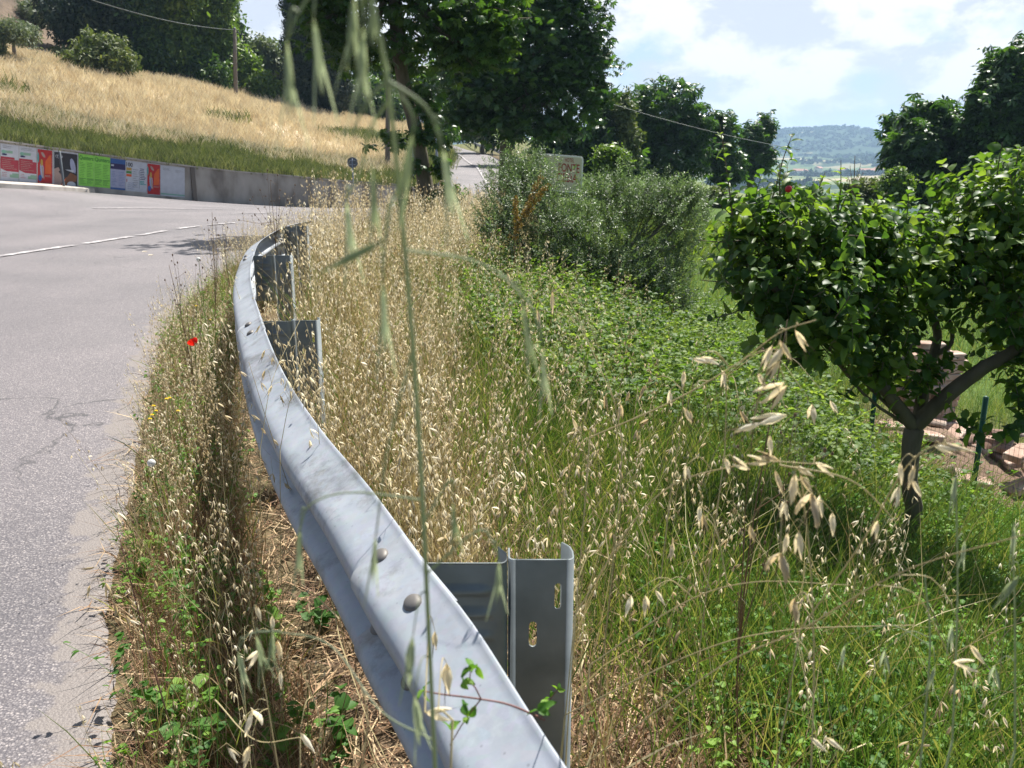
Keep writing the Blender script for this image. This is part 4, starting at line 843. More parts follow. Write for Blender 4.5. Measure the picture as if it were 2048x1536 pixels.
def limbs(acc, fork, lobes, r0, mat=0, sides=6, nmax=99):
    for c, r_ in lobes[:nmax]:
        d = c-fork; mid = fork+d*.5+np.array([0, 0, -.08*np.linalg.norm(d)])+rng.normal(0, .04, 3)*np.linalg.norm(d)
        tube(acc, catmull([fork, mid, c+rng.normal(0, .1, 3)*r_], 8), np.linspace(r0, r0*.25, 8), sides, mat, .5, .04)
        for _ in range(3):
            e = c+rng.normal(0, .5, 3)*r_; tube(acc, catmull([mid, (mid+e)/2+rng.normal(0, .06, 3)*r_, e], 5), np.linspace(r0*.35, r0*.08, 5), 4, mat, .5)
def make_tree(name, label, cat, trunk, lobes, n_, tms, mat, sc=(.8, 1.2), bark='bark', group=None, droop=0., twig=None, shell=.5, rough=.22, limb_r=None, extra=None, up_sprigs=False, nlimb=99):
    base_ = trunk[0][0]; root = empty(name, tuple(base_)); tag(root, label, cat, group)
    tr = Acc(); pts = np.array([q_[0] for q_ in trunk]); rad = [q_[1] for q_ in trunk]; k_ = max(8, 3*len(pts)); cp_ = catmull(pts, k_); rr_ = np.interp(np.linspace(0, 1, k_), np.linspace(0, 1, len(rad)), rad)
    rr_[0] *= 1.25; tube(tr, cp_, rr_, 10, 0, .5, .05); fork = cp_[-1]; limbs(tr, fork, lobes, limb_r or rad[-1]*.8, nmax=nlimb)
    if extra: extra(tr)
    tr.build('trunk', M[bark], root)
    cr_ = Acc(); p_, d = lobe_points(lobes, n_, shell, rough); idx = rng.integers(0, len(tms), len(p_))
    for i, tm in enumerate(tms):
        kk = idx == i; m_ = kk.sum()
        if not m_: continue
        if up_sprigs:
            R = []
            for v in d[kk]:
                z = np.array([v[0]*.55+rng.normal(0, .3), v[1]*.55+rng.normal(0, .3), .75+.3*v[2]]); z /= np.linalg.norm(z); x_ = np.cross([0.3, 1, .1], z); x_ /= np.linalg.norm(x_); R.append(np.stack([x_, np.cross(z, x_), z], 1))
            R = np.array(R)@Rz(rng.random(m_)*6.28)
        else: R = rotm(m_, droop=droop)
        cr_.inst(tm, R*rng.uniform(*sc, m_)[:, None, None], p_[kk])
    cr_.build('crown', [M[mat]]+([M[twig]] if twig else []), root)
    return root
def gp(px, py, D, dz=0): p_ = P(px, py, D); return p_+np.array([0, 0, dz])
def on_ground(px, D): 
    p_ = P(px, 300, D); p_[2] = H(p_[0], p_[1])[0]; return p_
palm0 = [palm_template(.15, 7, 0, i) for i in range(6)]; palm1 = [palm_template(.16, 7, 1, i) for i in range(6)]; palm2 = [palm_template(.20, 5, 1, i) for i in range(5)]
clumpA = [clump_template(16, .22, .38, i) for i in range(6)]; clumpB = [clump_template(14, .26, .5, 10+i, .45) for i in range(6)]
# near leaning chestnut with pale translucent crown
g1_ = on_ground(862, 17)
def epi(acc): pass
make_tree('chestnut_tree', 'leaning horse chestnut with pale green crown and leafy shoots on its trunk beside the road', 'tree',
          [(g1_, .17), (P(850, 370, 17), .145), (P(836, 280, 17), .13), (P(812, 190, 17), .12), (P(795, 90, 17), .12), (P(785, -40, 17.2), .10)],
          [lobe(655, 40, 16.6, 75, 70), lobe(720, 90, 16.4, 70, 50), lobe(900, 60, 16.4, 110, 80), lobe(985, 40, 16, 60, 60), lobe(780, -50, 17, 160, 80), lobe(960, -30, 17, 110, 70), lobe(640, -50, 17, 80, 60), lobe(810, 110, 17.4, 60, 50), lobe(700, 125, 16.6, 45, 20), lobe(950, 110, 16.3, 80, 35), lobe(770, -170, 17.5, 200, 90), lobe(1000, 70, 16.4, 50, 40)],
          4600, palm0, 'chestnut_near', (.75, 1.2), group=None, droop=.25, shell=.25, rough=.3)
tr_ = bpy.data.objects['chestnut_tree']
ep = Acc()
for (px, py, rx_, ry_, n_) in ((795, 285, 22, 20, 26), (880, 280, 24, 22, 34), (860, 230, 28, 30, 40), (775, 270, 22, 12, 14), (905, 265, 22, 14, 18), (800, 420, 28, 22, 60), (900, 385, 30, 22, 50), (850, 420, 45, 30, 120), (870, 445, 50, 22, 90), (840, 190, 40, 30, 60), (825, 330, 20, 20, 24), (850, 260, 30, 25, 40), (890, 340, 18, 26, 26), (740, 290, 20, 8, 6), (875, 330, 16, 24, 16)):
    p_, d = lobe_points([lobe(px, py, 16.8, rx_, ry_, .3)], n_, .2); k_ = rng.integers(0, 6, n_)
    for i in range(6):
        kk = k_ == i; ep.inst(palm0[i], rotm(kk.sum(), droop=.35)*rng.uniform(.7, 1.15, kk.sum())[:, None, None], p_[kk])
ep.build('trunk_foliage', M['chestnut'], tr_)
# second, dark chestnut
g2_ = on_ground(1012, 30)
make_tree('chestnut_tree', 'tall dark horse chestnut with a broad dense crown above the hotel sign', 'tree',
          [(g2_, .24), (P(1012, 290, 30), .20), (P(1020, 220, 30), .18), (P(1040, 120, 30), .14)],
          [lobe(1060, 110, 30, 150, 100), lobe(1130, 190, 29.5, 85, 75), lobe(975, 190, 29.5, 95, 75), lobe(1140, 70, 30, 80, 85), lobe(1050, 0, 30, 140, 80), lobe(935, 235, 29.5, 60, 38), lobe(1040, 250, 29, 95, 32), lobe(1185, 120, 30, 42, 55), lobe(1080, -90, 30.5, 120, 90), lobe(930, 110, 30.5, 80, 80), lobe(1120, 250, 29.5, 50, 28), lobe(1195, 185, 30, 35, 35)],
          9000, palm1, 'chestnut', (1.0, 1.5), droop=.2, shell=.35, rough=.26)
row = [("round dark chestnut tree, tallest of the row beyond the hotel sign", 1340, 400, 50, [(1325, 215, 75, 55), (1385, 255, 42, 50), (1290, 265, 45, 55), (1335, 310, 85, 60)], 2600),
       ("narrow chestnut tree between the tallest of the row and the last one", 1445, 395, 56, [(1445, 262, 30, 42), (1425, 300, 35, 45), (1450, 330, 38, 40)], 1500),
       ("last small chestnut tree of the row, against the distant hills", 1505, 390, 62, [(1532, 255, 18, 30), (1505, 275, 24, 32), (1520, 310, 32, 32), (1490, 330, 25, 30)], 1300),
       ("shaded chestnut tree directly behind the hotel sign", 1195, 400, 44, [(1215, 225, 35, 45), (1195, 290, 50, 55), (1150, 300, 50, 50), (1240, 330, 45, 45), (1110, 290, 50, 45)], 2200),
       ("dense rounded chestnut tree on the right, behind the apple tree", 1862, 410, 38, [(1855, 255, 75, 55), (1820, 300, 45, 60), (1895, 300, 50, 60), (1860, 350, 68, 50)], 3600),
       ("large dark chestnut tree at the right edge of the photo", 2015, 410, 36, [(2020, 160, 55, 70), (1985, 215, 50, 60), (2050, 230, 70, 90), (1960, 290, 40, 60), (2030, 320, 80, 60)], 4200)]
for lb, px, py, D, lbs, n_ in row:
    b_ = on_ground(px, D); make_tree('chestnut_tree', lb, 'tree', [(b_, .24), (P(px, (py+lbs[0][1])/2+20, D), .18), (P(lbs[0][0], lbs[0][1]+30, D), .12)], [lobe(a_, b__, D+rng.normal(0, .6), c_, d_) for a_, b__, c_, d_ in lbs], n_, palm2, 'chestnut', (1.5, 2.4), group='row of chestnut trees beyond the hotel sign' if px < 1700 else 'chestnut trees on the right', droop=.3, shell=.5, rough=.2)
# thin pale tree at the left flank of the row
b_ = on_ground(1250, 43); make_tree('young_tree', 'thin pale reddish-green tree left of the tallest chestnut of the row', 'tree', [(b_, .1), (P(1250, 300, 43), .07), (P(1250, 230, 43), .04)], [lobe(1248, 225, 43, 16, 38), lobe(1255, 290, 43, 22, 45)], 420, clumpA, 'shrub_dull', (.5, 1.), shell=.1, rough=.3)
b_ = on_ground(1225, 34); make_tree('leafy_shrub', 'bright green leafy shrub right of the hotel sign', 'shrub', [(b_, .06), (P(1225, 350, 34), .04)], [lobe(1222, 322, 34, 35, 28)], 260, clumpA, 'wood_pale', (.5, .9), shell=.2)
# hillside trees
def htree(lb, name, cat, px, py, D, lbs, n_, mat='wood', tms=None, sc=(.9, 1.6), grp=None, bark='bark', tr=.16, shell=.45, rough=.28, twolobe=True):
    D = surfD(px, py) if cat in ('shrub', 'olive tree') and py > 100 else D
    b_ = P(px, py, D); cat = 'tree' if cat == 'olive tree' else cat; return make_tree(name, lb, cat, [(b_-np.array([0, 0, .3]), tr), ((b_+P(lbs[0][0], lbs[0][1], D))/2, tr*.8), (P(lbs[0][0], lbs[0][1]+lbs[0][3]*.3, D), tr*.5)], [lobe(a_, b__, D+rng.normal(0, .8), c_, d_) for a_, b__, c_, d_ in lbs], n_, tms or clumpB, mat, sc, bark, grp, shell=shell, rough=rough, droop=.1)
HVP = hv.reshape(-1, 3); _c, _s = math.cos(PITCH), math.sin(PITCH); _d = HVP[:, 1]*_c-(HVP[:, 2]-CZ)*_s; HPX = 1024+F_PX*HVP[:, 0]/_d; HPY = 768-F_PX*(HVP[:, 1]*_s+(HVP[:, 2]-CZ)*_c)/_d
_ok = np.tile(np.arange(nT) < nT*.55, nS)
def surfD(px, py): k_ = int(np.argmin(np.hypot(HPX-px, HPY-py)+np.where(_ok, 0, 1e5))); return float(HVP[k_, 1])
WG = 'trees along the top of the dry field'
htree('dark holm oak with bluish foliage above the olive tree and shrub, leftmost of the wood', 'oak_tree', 'tree', 175, 112, 63, [(165, 40, 55, 50), (200, 75, 50, 35), (130, 10, 40, 40), (215, 20, 45, 55)], 1900, 'cypress', grp=WG)
htree('dark green oak between the leftmost oak and the pale green trees', 'oak_tree', 'tree', 262, 118, 64, [(255, 55, 45, 60), (285, 95, 40, 40), (250, -20, 60, 50)], 1500, 'wood', grp=WG)
htree('tall bright green false acacia right of the dark oaks', 'acacia_tree', 'tree', 345, 160, 66, [(340, 30, 55, 65), (350, 100, 55, 45), (320, 120, 40, 35), (355, -50, 60, 50)], 1900, 'wood_pale', grp=WG)
htree('bright green false acacia behind the wooden cable pole', 'acacia_tree', 'tree', 425, 170, 68, [(410, 60, 50, 60), (440, 110, 42, 50), (400, 130, 40, 35), (430, 0, 35, 40)], 1700, 'wood_pale', grp=WG)
htree('dark green bushy tree at the foot of the pale acacias, left of the pole', 'bushy_tree', 'tree', 375, 165, 65, [(370, 135, 45, 30), (310, 125, 35, 28), (420, 150, 35, 22)], 900, 'wood', grp=WG)
htree('bushy green tree right of the wooden cable pole', 'bushy_tree', 'tree', 490, 195, 71, [(495, 160, 38, 28), (480, 130, 25, 25), (520, 180, 35, 22)], 800, 'wood_pale', grp=WG)
htree('grey-green loose tree against the sky left of the cypresses', 'loose_tree', 'tree', 540, 205, 76, [(530, 110, 30, 30), (545, 150, 42, 38), (505, 125, 20, 22)], 900, 'olive_far', grp=WG, shell=.2)
htree('bushy tree below the tall cypresses', 'bushy_tree', 'tree', 590, 215, 77, [(590, 180, 45, 35), (630, 195, 40, 28)], 1000, 'wood', grp=WG)
htree('olive-green rounded bush at the field top left of the leaning chestnut', 'bushy_tree', 'tree', 690, 235, 79, [(680, 195, 45, 35), (730, 200, 45, 40), (770, 215, 35, 30)], 1300, 'wood', grp=WG)
htree('dark tree at the far end of the field behind the leaning chestnut', 'bushy_tree', 'tree', 800, 245, 88, [(800, 180, 45, 55), (850, 200, 40, 50), (760, 160, 40, 50)], 1500, 'wood', grp=WG)
htree('dark tree behind the far road, left of the metal sign', 'bushy_tree', 'tree', 870, 270, 118, [(880, 200, 45, 60), (920, 215, 40, 55), (960, 225, 45, 50), (1000, 230, 40, 50)], 2400, 'wood', grp=WG, sc=(1.5, 2.6))
cyp = [clump_template(18, .30, .42, 70+i, .3, 1.2) for i in range(5)]
for lb, px, py, D, lbs, n_ in (('left of the two tall dark cypress trees', 606, 215, 72, [(600, 30, 28, 90), (604, 130, 32, 85), (612, 170, 30, 50)], 1900), ('right of the two tall dark cypress trees, behind the pale chestnut leaves', 662, 225, 73, [(655, 30, 30, 90), (662, 130, 34, 90), (662, 180, 30, 50)], 1900), ('small slim cypress beside the top of the wooden pole', 479, 170, 84, [(476, 85, 7, 30), (482, 115, 9, 40)], 260)):
    htree(lb, 'cypress_tree', 'tree', px, py, D, lbs, n_, 'cypress', cyp, (.8, 1.3), 'cypress trees above the field', shell=.5, rough=.1)
olc = [clump_template(20, .16, .34, 90+i, .3) for i in range(5)]
def oltree(lb, px, py, D, lbs, n_, tr=.12): return htree(lb, 'olive_tree', 'olive tree', px, py, D, lbs, n_, 'olive_far', olc, (.7, 1.3), 'olive trees in the dry field', 'barkgrey', tr, .2)
oltree('small grey-green olive tree standing in the dry field at the far left', 30, 126, 53, [(25, 62, 32, 18), (52, 68, 25, 16), (8, 60, 18, 15)], 380)
oltree('grey-green olive tree half cut off by the left edge', -14, 125, 52, [(-18, 95, 25, 25)], 240)
htree('dull green round shrub in the dry field below the oaks', 'round_shrub', 'shrub', 205, 156, 56, [(200, 115, 45, 35), (230, 130, 38, 26), (165, 128, 32, 20), (215, 95, 30, 22)], 1300, 'shrub_dull', None, (.5, 1.), None, 'bark', .08)
htree('small pale green bush left of the dull round shrub', 'small_bush', 'shrub', 130, 124, 57, [(125, 112, 22, 14)], 160, 'shrub_dull', None, (.4, .8), None, 'bark', .05)
htree('small silvery shrub on the bare soil bank at top left', 'silvery_shrub', 'shrub', 68, 45, 66, [(62, 25, 22, 22), (78, 35, 18, 14)], 260, 'olive_far', None, (.4, .8), None, 'bark', .05)
# woods on top of the hill behind (dense dark mass), individually placed background trees
for i, (px, py, D, s_) in enumerate(((-90, -20, 76, 80), (30, -45, 76, 70), (120, -60, 80, 80), (240, -80, 84, 90), (330, 20, 82, 70), (420, 40, 84, 60), (470, 110, 86, 38))):
    htree('%s background tree of the wood on the hilltop' % ['first', 'second', 'third', 'fourth', 'fifth', 'sixth', 'seventh'][i]+', counted from the left', 'woodland_tree', 'tree', px, py+s_+20, D, [(px, py, s_*.7, s_*.8), (px+s_*.4, py+s_*.4, s_*.5, s_*.5)], 1100, 'wood', grp='background trees of the hilltop wood', sc=(1.2, 2.2))
# roadside trees of the far road (throw the bands of shade across it)
for lb, px, D, lbs in (('shade tree right of the far road, behind the dark chestnut', 1010, 68, [(1015, 190, 45, 60), (1000, 240, 30, 40)]), ('farther shade tree right of the far road', 965, 88, [(975, 200, 38, 50), (950, 235, 25, 35)])):
    b_ = on_ground(px, D); make_tree('roadside_tree', lb, 'tree', [(b_, .2), (P(px, 270, D), .15), (P(px, 220, D), .1)], [lobe(a_, b__, D, c_, d_) for a_, b__, c_, d_ in lbs], 1500, clumpB, 'wood', (1.2, 2.), group='trees shading the far road')

# ---- olive bush in the middle
osp = [sprig_template(16, .055, .0125, .14, 600+i, 2, .12) for i in range(8)]
ob = on_ground(1250, 9.6)
LO = [lobe(1045, 385, 9.6, 80, 68, .5), lobe(1125, 450, 9.5, 110, 62, .55), lobe(1270, 425, 9.8, 100, 72, .5), lobe(1320, 410, 9.9, 55, 50, .3), lobe(1390, 420, 10, 22, 50, .2), lobe(1350, 485, 10, 50, 80, .4), lobe(1200, 530, 9.4, 130, 65, .5), lobe(1310, 575, 9.6, 80, 65, .5), lobe(1345, 620, 9.4, 36, 42, .3), lobe(1005, 460, 9.3, 55, 50, .4), lobe(1060, 345, 9.9, 45, 32, .3), lobe(1030, 350, 9.9, 35, 28, .2), lobe(1365, 400, 10, 30, 34, .2), lobe(1215, 385, 10, 45, 32, .3), lobe(1100, 510, 9.3, 80, 45, .4)]
make_tree('olive_bush', 'wide silvery-green olive bush in front of the hotel sign', 'olive bush', [(ob, .07), ((ob+P(1230, 560, 9.6))/2, .055), (P(1220, 540, 9.6), .045)], LO, 4200, osp, 'olive', (.7, 1.25), 'barkgrey', None, twig='barkgrey', shell=.2, rough=.42, limb_r=.025, up_sprigs=True)

# ---- apple tree on the right
asp = [sprig_template(int(rng.integers(8, 12)), .070, .046, rng.uniform(.16, .24), 700+i, 4, .45) for i in range(9)]
ab = on_ground(1835, 4.0); ab[2] -= .02
def xl(acc):
    tube(acc, catmull([P(1832, 850, 4.), P(1890, 795, 3.95), P(1960, 740, 3.9), P(2030, 700, 3.9), P(2110, 640, 3.95)], 14), np.linspace(.040, .025, 14), 8, 0, .5, .05)
    tube(acc, catmull([P(1835, 850, 4.), P(1850, 760, 4.1), P(1870, 700, 4.15), P(1872, 650, 4.2), P(1830, 560, 4.3)], 14), np.linspace(.032, .015, 14), 7, 0, .5, .05)
    tube(acc, catmull([P(1868, 710, 4.15), P(1895, 695, 4.1), P(1905, 675, 4.1), P(1900, 640, 4.1)], 10), np.linspace(.016, .008, 10), 6, 0, .5, .05)
    tube(acc, catmull([P(1825, 850, 4.), P(1770, 780, 3.95), P(1700, 690, 3.9), P(1600, 620, 3.8), P(1530, 560, 3.8)], 14), np.linspace(.034, .014, 14), 7, 0, .5, .05)
LA = [lobe(1540, 560, 3.9, 85, 85, .3), lobe(1520, 475, 3.9, 60, 45, .2), lobe(1640, 640, 3.85, 110, 85, .35), lobe(1640, 510, 4., 110, 60, .3), lobe(1740, 540, 4.1, 100, 80, .35), lobe(1740, 670, 4., 85, 70, .3), lobe(1840, 550, 4.1, 80, 65, .3), lobe(1950, 540, 4.1, 90, 85, .35), lobe(2040, 490, 4.0, 80, 110, .35), lobe(2000, 650, 3.9, 80, 55, .3), lobe(2070, 720, 3.9, 60, 80, .3), lobe(1800, 790, 3.95, 60, 50, .16), lobe(1730, 745, 3.9, 50, 40, .15), lobe(1570, 665, 3.85, 55, 40, .2), lobe(2000, 860, 3.7, 32, 38, .12), lobe(2055, 820, 3.7, 35, 55, .15), lobe(1630, 720, 3.8, 50, 24, .12), lobe(1990, 420, 4.1, 50, 45, .2)]
at_ = make_tree('apple_tree', 'young apple tree with a spreading glossy green crown standing in the grass at right', 'apple tree', [(ab, .044), (P(1825, 1050, 4), .040), (P(1818, 950, 4), .040), (P(1828, 860, 4), .046)], LA, 860, asp, 'apple', (.8, 1.15), 'bark', None, twig='bark', shell=.1, rough=.25, limb_r=.010, extra=xl, up_sprigs=True, nlimb=2)
asp3 = [sprig_template(4, .066, .042, .10, 760+i, 4, .45) for i in range(6)]
for (px, py, px2, py2, D, k_) in ((1465, 430, 1440, 250, 3.85, 5), (1560, 400, 1585, 268, 3.9, 5), (1535, 420, 1560, 330, 3.9, 3), (1675, 430, 1682, 320, 4, 3), (1620, 430, 1650, 345, 4, 3), (1740, 440, 1775, 385, 4, 2), (1930, 420, 1975, 350, 4, 3), (1990, 380, 2005, 285, 4, 3), (2030, 360, 2040, 290, 3.9, 3), (1480, 620, 1415, 640, 3.8, 2), (1470, 560, 1400, 560, 3.8, 2), (1490, 480, 1395, 480, 3.85, 2), (1640, 720, 1540, 720, 3.75, 3), (1720, 760, 1690, 790, 3.8, 2)):
    sh = Acc(); a_, b_ = P(px, py, D), P(px2, py2, D-.05); sh_pts = catmull([a_, (a_+b_)/2+rng.normal(0, .01, 3), b_], 8); tube(sh, sh_pts, np.linspace(.004, .0015, 8), 5, 1, .5)
    for j in range(k_):
        tm = asp3[rng.integers(0, 6)]; z = (b_-a_)/np.linalg.norm(b_-a_); x_ = np.cross([.3, 1, .1], z); x_ /= np.linalg.norm(x_); R = np.stack([x_, np.cross(z, x_), z], 1)@Rz(rng.random()*6.28)[0]*rng.uniform(.8, 1.05)*(1-.35*j/k_)
        sh.inst(tm, R[None], (a_+(b_-a_)*(j/(k_)*.95)-z*.02)[None])
    sh.build('shoot', [M['apple'], M['bark']], at_)

M['applered'] = plain('apple_skin_red', (.45, .02, .03), .3); M['applegreen'] = plain('apple_skin_green', (.22, .30, .06), .35)
def ball(acc, c, r_, mat=0, seg=10, sq=(1, 1, 1)):
    V = []; 
    for i in range(7):
        th_ = math.pi*i/6
        for j in range(seg): V.append((c[0]+r_*sq[0]*math.sin(th_)*math.cos(j/seg*6.2832), c[1]+r_*sq[1]*math.sin(th_)*math.sin(j/seg*6.2832), c[2]+r_*sq[2]*math.cos(th_)))
    acc.raw(V, grid_faces(7, seg, True), mat, .5)
for c_, mm_ in (((1577, 378, 3.75), 'applered'), ((1731, 800, 3.7), 'applegreen'), ((1713, 815, 3.7), 'applegreen')):
    a = Acc(); ball(a, P(*c_), .015); a.build('apple', M[mm_], at_)
# fig with large leaves at the right edge
fsp = [sprig_template(6, .17, .12, .22, 800+i, 4, .3) for i in range(4)]
fb = on_ground(2360, 4.6)
make_tree('fig_tree', 'large-leaved fig shoot rising above the apple tree near the right edge', 'fig tree', [(fb, .03), (P(2260, 700, 4.6), .022), (P(2110, 430, 4.6), .010)], [lobe(2005, 365, 4.6, 40, 30, .2), lobe(1905, 420, 4.5, 40, 15, .15)], 14, fsp, 'apple', (.5, .75), 'bark', None, twig='bark', shell=.1, up_sprigs=True, limb_r=.008)

# ================================================================== roadside objects
# hotel sign
sg = on_ground(1130, 24); sr = empty('hotel_sign', tuple(sg)); tag(sr, 'cream hotel sign board with red lettering behind the olive bush', 'sign')
c00, c11 = P(1082, 303, 24), P(1168, 310, 24); 
ux = np.array([1., -.10, -.075]); ux /= np.linalg.norm(ux); uz = np.array([0.03, 0, 1]); wS = 1.10; hS = .95; O = P(1167, 313, 24)
def SP(x, z, l): return O+ux*(x-wS)+uz*(z-hS)+np.array([-.10, -1, 0])*l
def rrect(x0, z0, x1, z1, r_, n_=6):
    p_ = []
    for cx, cz, a0 in ((x1-r_, z1-r_, 0), (x0+r_, z1-r_, 1), (x0+r_, z0+r_, 2), (x1-r_, z0+r_, 3)):
        for k_ in range(n_): q_ = (a0+k_/(n_-1))*math.pi/2; p_.append((cx+r_*math.cos(q_), cz+r_*math.sin(q_)))
    return p_
def slab(acc, pts, l0, l1, mat=0):
    n_ = len(pts); V = [SP(x, z, l1) for x, z in pts]+[SP(x, z, l0) for x, z in pts]; T = [(0, i+1, i) for i in range(1, n_-1)]+[(n_, n_+i, n_+i+1) for i in range(1, n_-1)]+[t_ for i in range(n_) for t_ in ((i, (i+1) % n_, n_+i), ((i+1) % n_, n_+(i+1) % n_, n_+i))]
    acc.raw(V, T, mat, .5)
M['cream'] = plain('sign_cream', (.58, .53, .40), .5, 0, .06); M['signwhite'] = plain('sign_white_edge', (.78, .78, .76), .4, 0, .04); M['signred'] = plain('sign_red_letter', (.30, .025, .02), .5)
a = Acc(); slab(a, rrect(0, 0, wS, hS, .09), -.08, 0); a.build('frame', M['signwhite'], sr, smooth=False)
a = Acc(); slab(a, rrect(.035, .035, wS-.035, hS-.035, .07), .001, .006); a.build('board', M['cream'], sr, smooth=False)
a = Acc()
for t_, x0, x1, z0, z1 in (('HOTEL', .62, .86, .78, .88), ('FONTE', .46, 1.01, .52, .74), ('CESIA', .42, .98, .26, .49)):
    V, T = text_mesh(t_, 1); mn, mxx_ = V.min(0), V.max(0); q_ = (V-mn)/np.maximum(mxx_-mn, 1e-6); a.raw([SP(x0+(x1-x0)*b_[0], z0+(z1-z0)*b_[1], .010) for b_ in q_], T, 0, .5)
a.build('lettering', M['signred'], sr, smooth=False)
for x_ in (.2, .92):
    a = Acc(); p_ = SP(x_, 0, -.04); tube(a, [(p_[0], p_[1], H(p_[0], p_[1])[0]-.2), p_], .03, 8); a.build('post', M['metalpole'], sr)
# utility poles and cable
def upole(label, px, ptop, pbot, D, r_, extra=None):
    t0_, b0_ = P(px[0], ptop, D), P(px[1], pbot, D); rt_ = empty('utility_pole', tuple(b0_)); tag(rt_, label, 'utility pole')
    a = Acc(); tube(a, [b0_-np.array([0, 0, .5]), (b0_+t0_)/2, t0_], [r_*1.15, r_, r_*.85], 10); a.build('shaft', M['pole'], rt_)
    a = Acc(); tube(a, [t0_, t0_+np.array([0, 0, .06])], r_*.9, 10); a.build('cap', M['signback'], rt_)
    a = Acc(); q_ = t0_-np.array([0, 0, .25]); box(a, q_+np.array([.12, -.05, 0]), (.34, .05, .05)); ball(a, q_+np.array([.26, -.05, .07]), .04); a.build('bracket', M['cable'], rt_, smooth=False)
    return t0_
pt1 = upole('slim wooden cable pole standing at the top of the dry field', (469, 471), 58, 184, 64, .13)
pt2 = upole('wooden pole at the right end of the dry field, left of the leaning chestnut', (777, 774), 170, 342, 42, .11)
def cable(label, a_, b_, sag, r_=.012):
    a = Acc(); p_ = [np.array(a_)*(1-t_)+np.array(b_)*t_-np.array([0, 0, sag*4*t_*(1-t_)]) for t_ in np.linspace(0, 1, 30)]; tube(a, p_, r_, 5); o = a.build('overhead_cable', M['cable']); tag(o, label, 'cable')
cable('pale overhead cable running left from the slim wooden pole over the wood', pt1+np.array([0, 0, -.05]), P(120, -22, 44), .35, .020)
cable('thin overhead cable crossing the row of chestnut trees', P(1215, 205, 33), P(1600, 300, 33), .12, .011)
# round road sign seen from behind
rb = P(705, 380, 33); rt_ = empty('round_road_sign', tuple(rb)); tag(rt_, 'round road sign seen from its grey back beside the wall', 'road sign')
c_ = P(705, 325, 33); a = Acc(); V = []
for l_ in (0, .02):
    for k_ in range(28): V.append((c_[0]+.19*math.cos(k_/28*6.2832), c_[1]+l_, c_[2]+.19*math.sin(k_/28*6.2832)))
a.raw(V, [(0, i, i+1) for i in range(1, 27)]+[(28, 28+i+1, 28+i) for i in range(1, 27)]+[t_ for i in range(28) for t_ in ((i, 28+i, (i+1) % 28), ((i+1) % 28, 28+i, 28+(i+1) % 28))], 0, .5); a.build('disc', M['signback'], rt_, smooth=False)
a = Acc(); tube(a, [(c_[0], c_[1]-.03, rb[2]-.3), (c_[0], c_[1]-.03, c_[2]+.12)], .025, 8); a.build('post', M['metalpole'], rt_)
a = Acc(); box(a, c_+np.array([0, -.012, .07]), (.22, .02, .03)); box(a, c_+np.array([0, -.012, -.07]), (.22, .02, .03)); a.build('clamp', M['metalpole'], rt_, smooth=False)
# grey panel on metal post by the far road
gb_ = on_ground(874, 46); rt_ = empty('metal_sign', tuple(gb_)); tag(rt_, 'slatted metal panel on a grey steel post beside the far road', 'road sign')
a = Acc(); tube(a, [(gb_[0], gb_[1], gb_[2]-.3), P(869, 168, 46)], .07, 10); a.build('post', M['metalpole'], rt_)
a = Acc(); p0 = P(858, 205, 46.6); p1 = P(872, 196, 45.7); 
for k_ in range(9):
    q_ = p0+(p1-p0)*(k_+.5)/9; u_ = (p1-p0)/np.linalg.norm(p1-p0); uu = np.array([u_[0], u_[1], 0]); uu /= np.linalg.norm(uu); nn_ = np.array([uu[1], -uu[0], 0]); box(a, q_-np.array([0, 0, .55]), (np.linalg.norm(p1-p0)/9*.86, .03, 1.1), np.stack([uu, nn_, [0, 0, 1]], 1))
box(a, (p0+p1)/2-np.array([0, 0, .02]), (np.linalg.norm(p1-p0), .06, .05), np.stack([uu, nn_, [0, 0, 1]], 1)); a.build('panel', M['tanpanel'] if 'tanpanel' in M else plain('panel_metal', (.36, .30, .28), .6), rt_, smooth=False)
for lb, px, D, yt in (('thin pale steel post just right of the leaning chestnut trunk', 824, 40, 180), ('thin grey steel post between the chestnut trunk and the metal panel', 840, 43, 190)):
    g_ = on_ground(px, D); a = Acc(); tube(a, [(g_[0], g_[1], g_[2]-.2), P(px, yt, D)], .045, 8); o = a.build('steel_post', M['metalpole']); tag(o, lb, 'post', 'steel posts beside the far road')
# short dark pole in front of the brown poster
g_, _ = wall_at(112); g_ = g_+np.array([.5, -.5, 0]); a = Acc(); g_[2] = H(g_[0], g_[1])[0]; tp = P(112, 303, g_[1]); tp[0] = g_[0]; tube(a, [g_, tp], .035, 8); o = a.build('short_pole', M['signback']); tag(o, 'short dark pole standing in front of the dark brown poster', 'pole')
# guardrail of the far road
fr_ = empty('far_guardrail', tuple(cen(1000, 318, 75).tolist()+[0])); tag(fr_, 'distant steel guardrail along the right side of the far road', 'guardrail')
fpts = catmull([P(1060, 352, 56), P(1010, 318, 70), P(965, 296, 86), P(935, 284, 102), P(915, 277, 118)], 50); a = Acc(); V = []
for p_ in fpts:
    g_ = float(H(p_[0]+.3, p_[1])[0]); x_, y_ = p_[0]+.3, p_[1]
    V += [(x_+dx, y_, g_+z) for dx, z in ((0, .78), (-.08, .73), (-.08, .68), (0, .63), (-.08, .58), (-.08, .53), (0, .48))]
a.raw(V, grid_faces(50, 7), 0, .5); a.build('rail_beam', M['galv'], fr_)
for k_ in range(1, 50, 4):
    p_ = fpts[k_]; a = Acc(); g_ = float(H(p_[0]+.35, p_[1])[0]); box(a, (p_[0]+.37, p_[1], g_+.35), (.1, .12, .85)); a.build('post', M['post'], fr_, smooth=False)
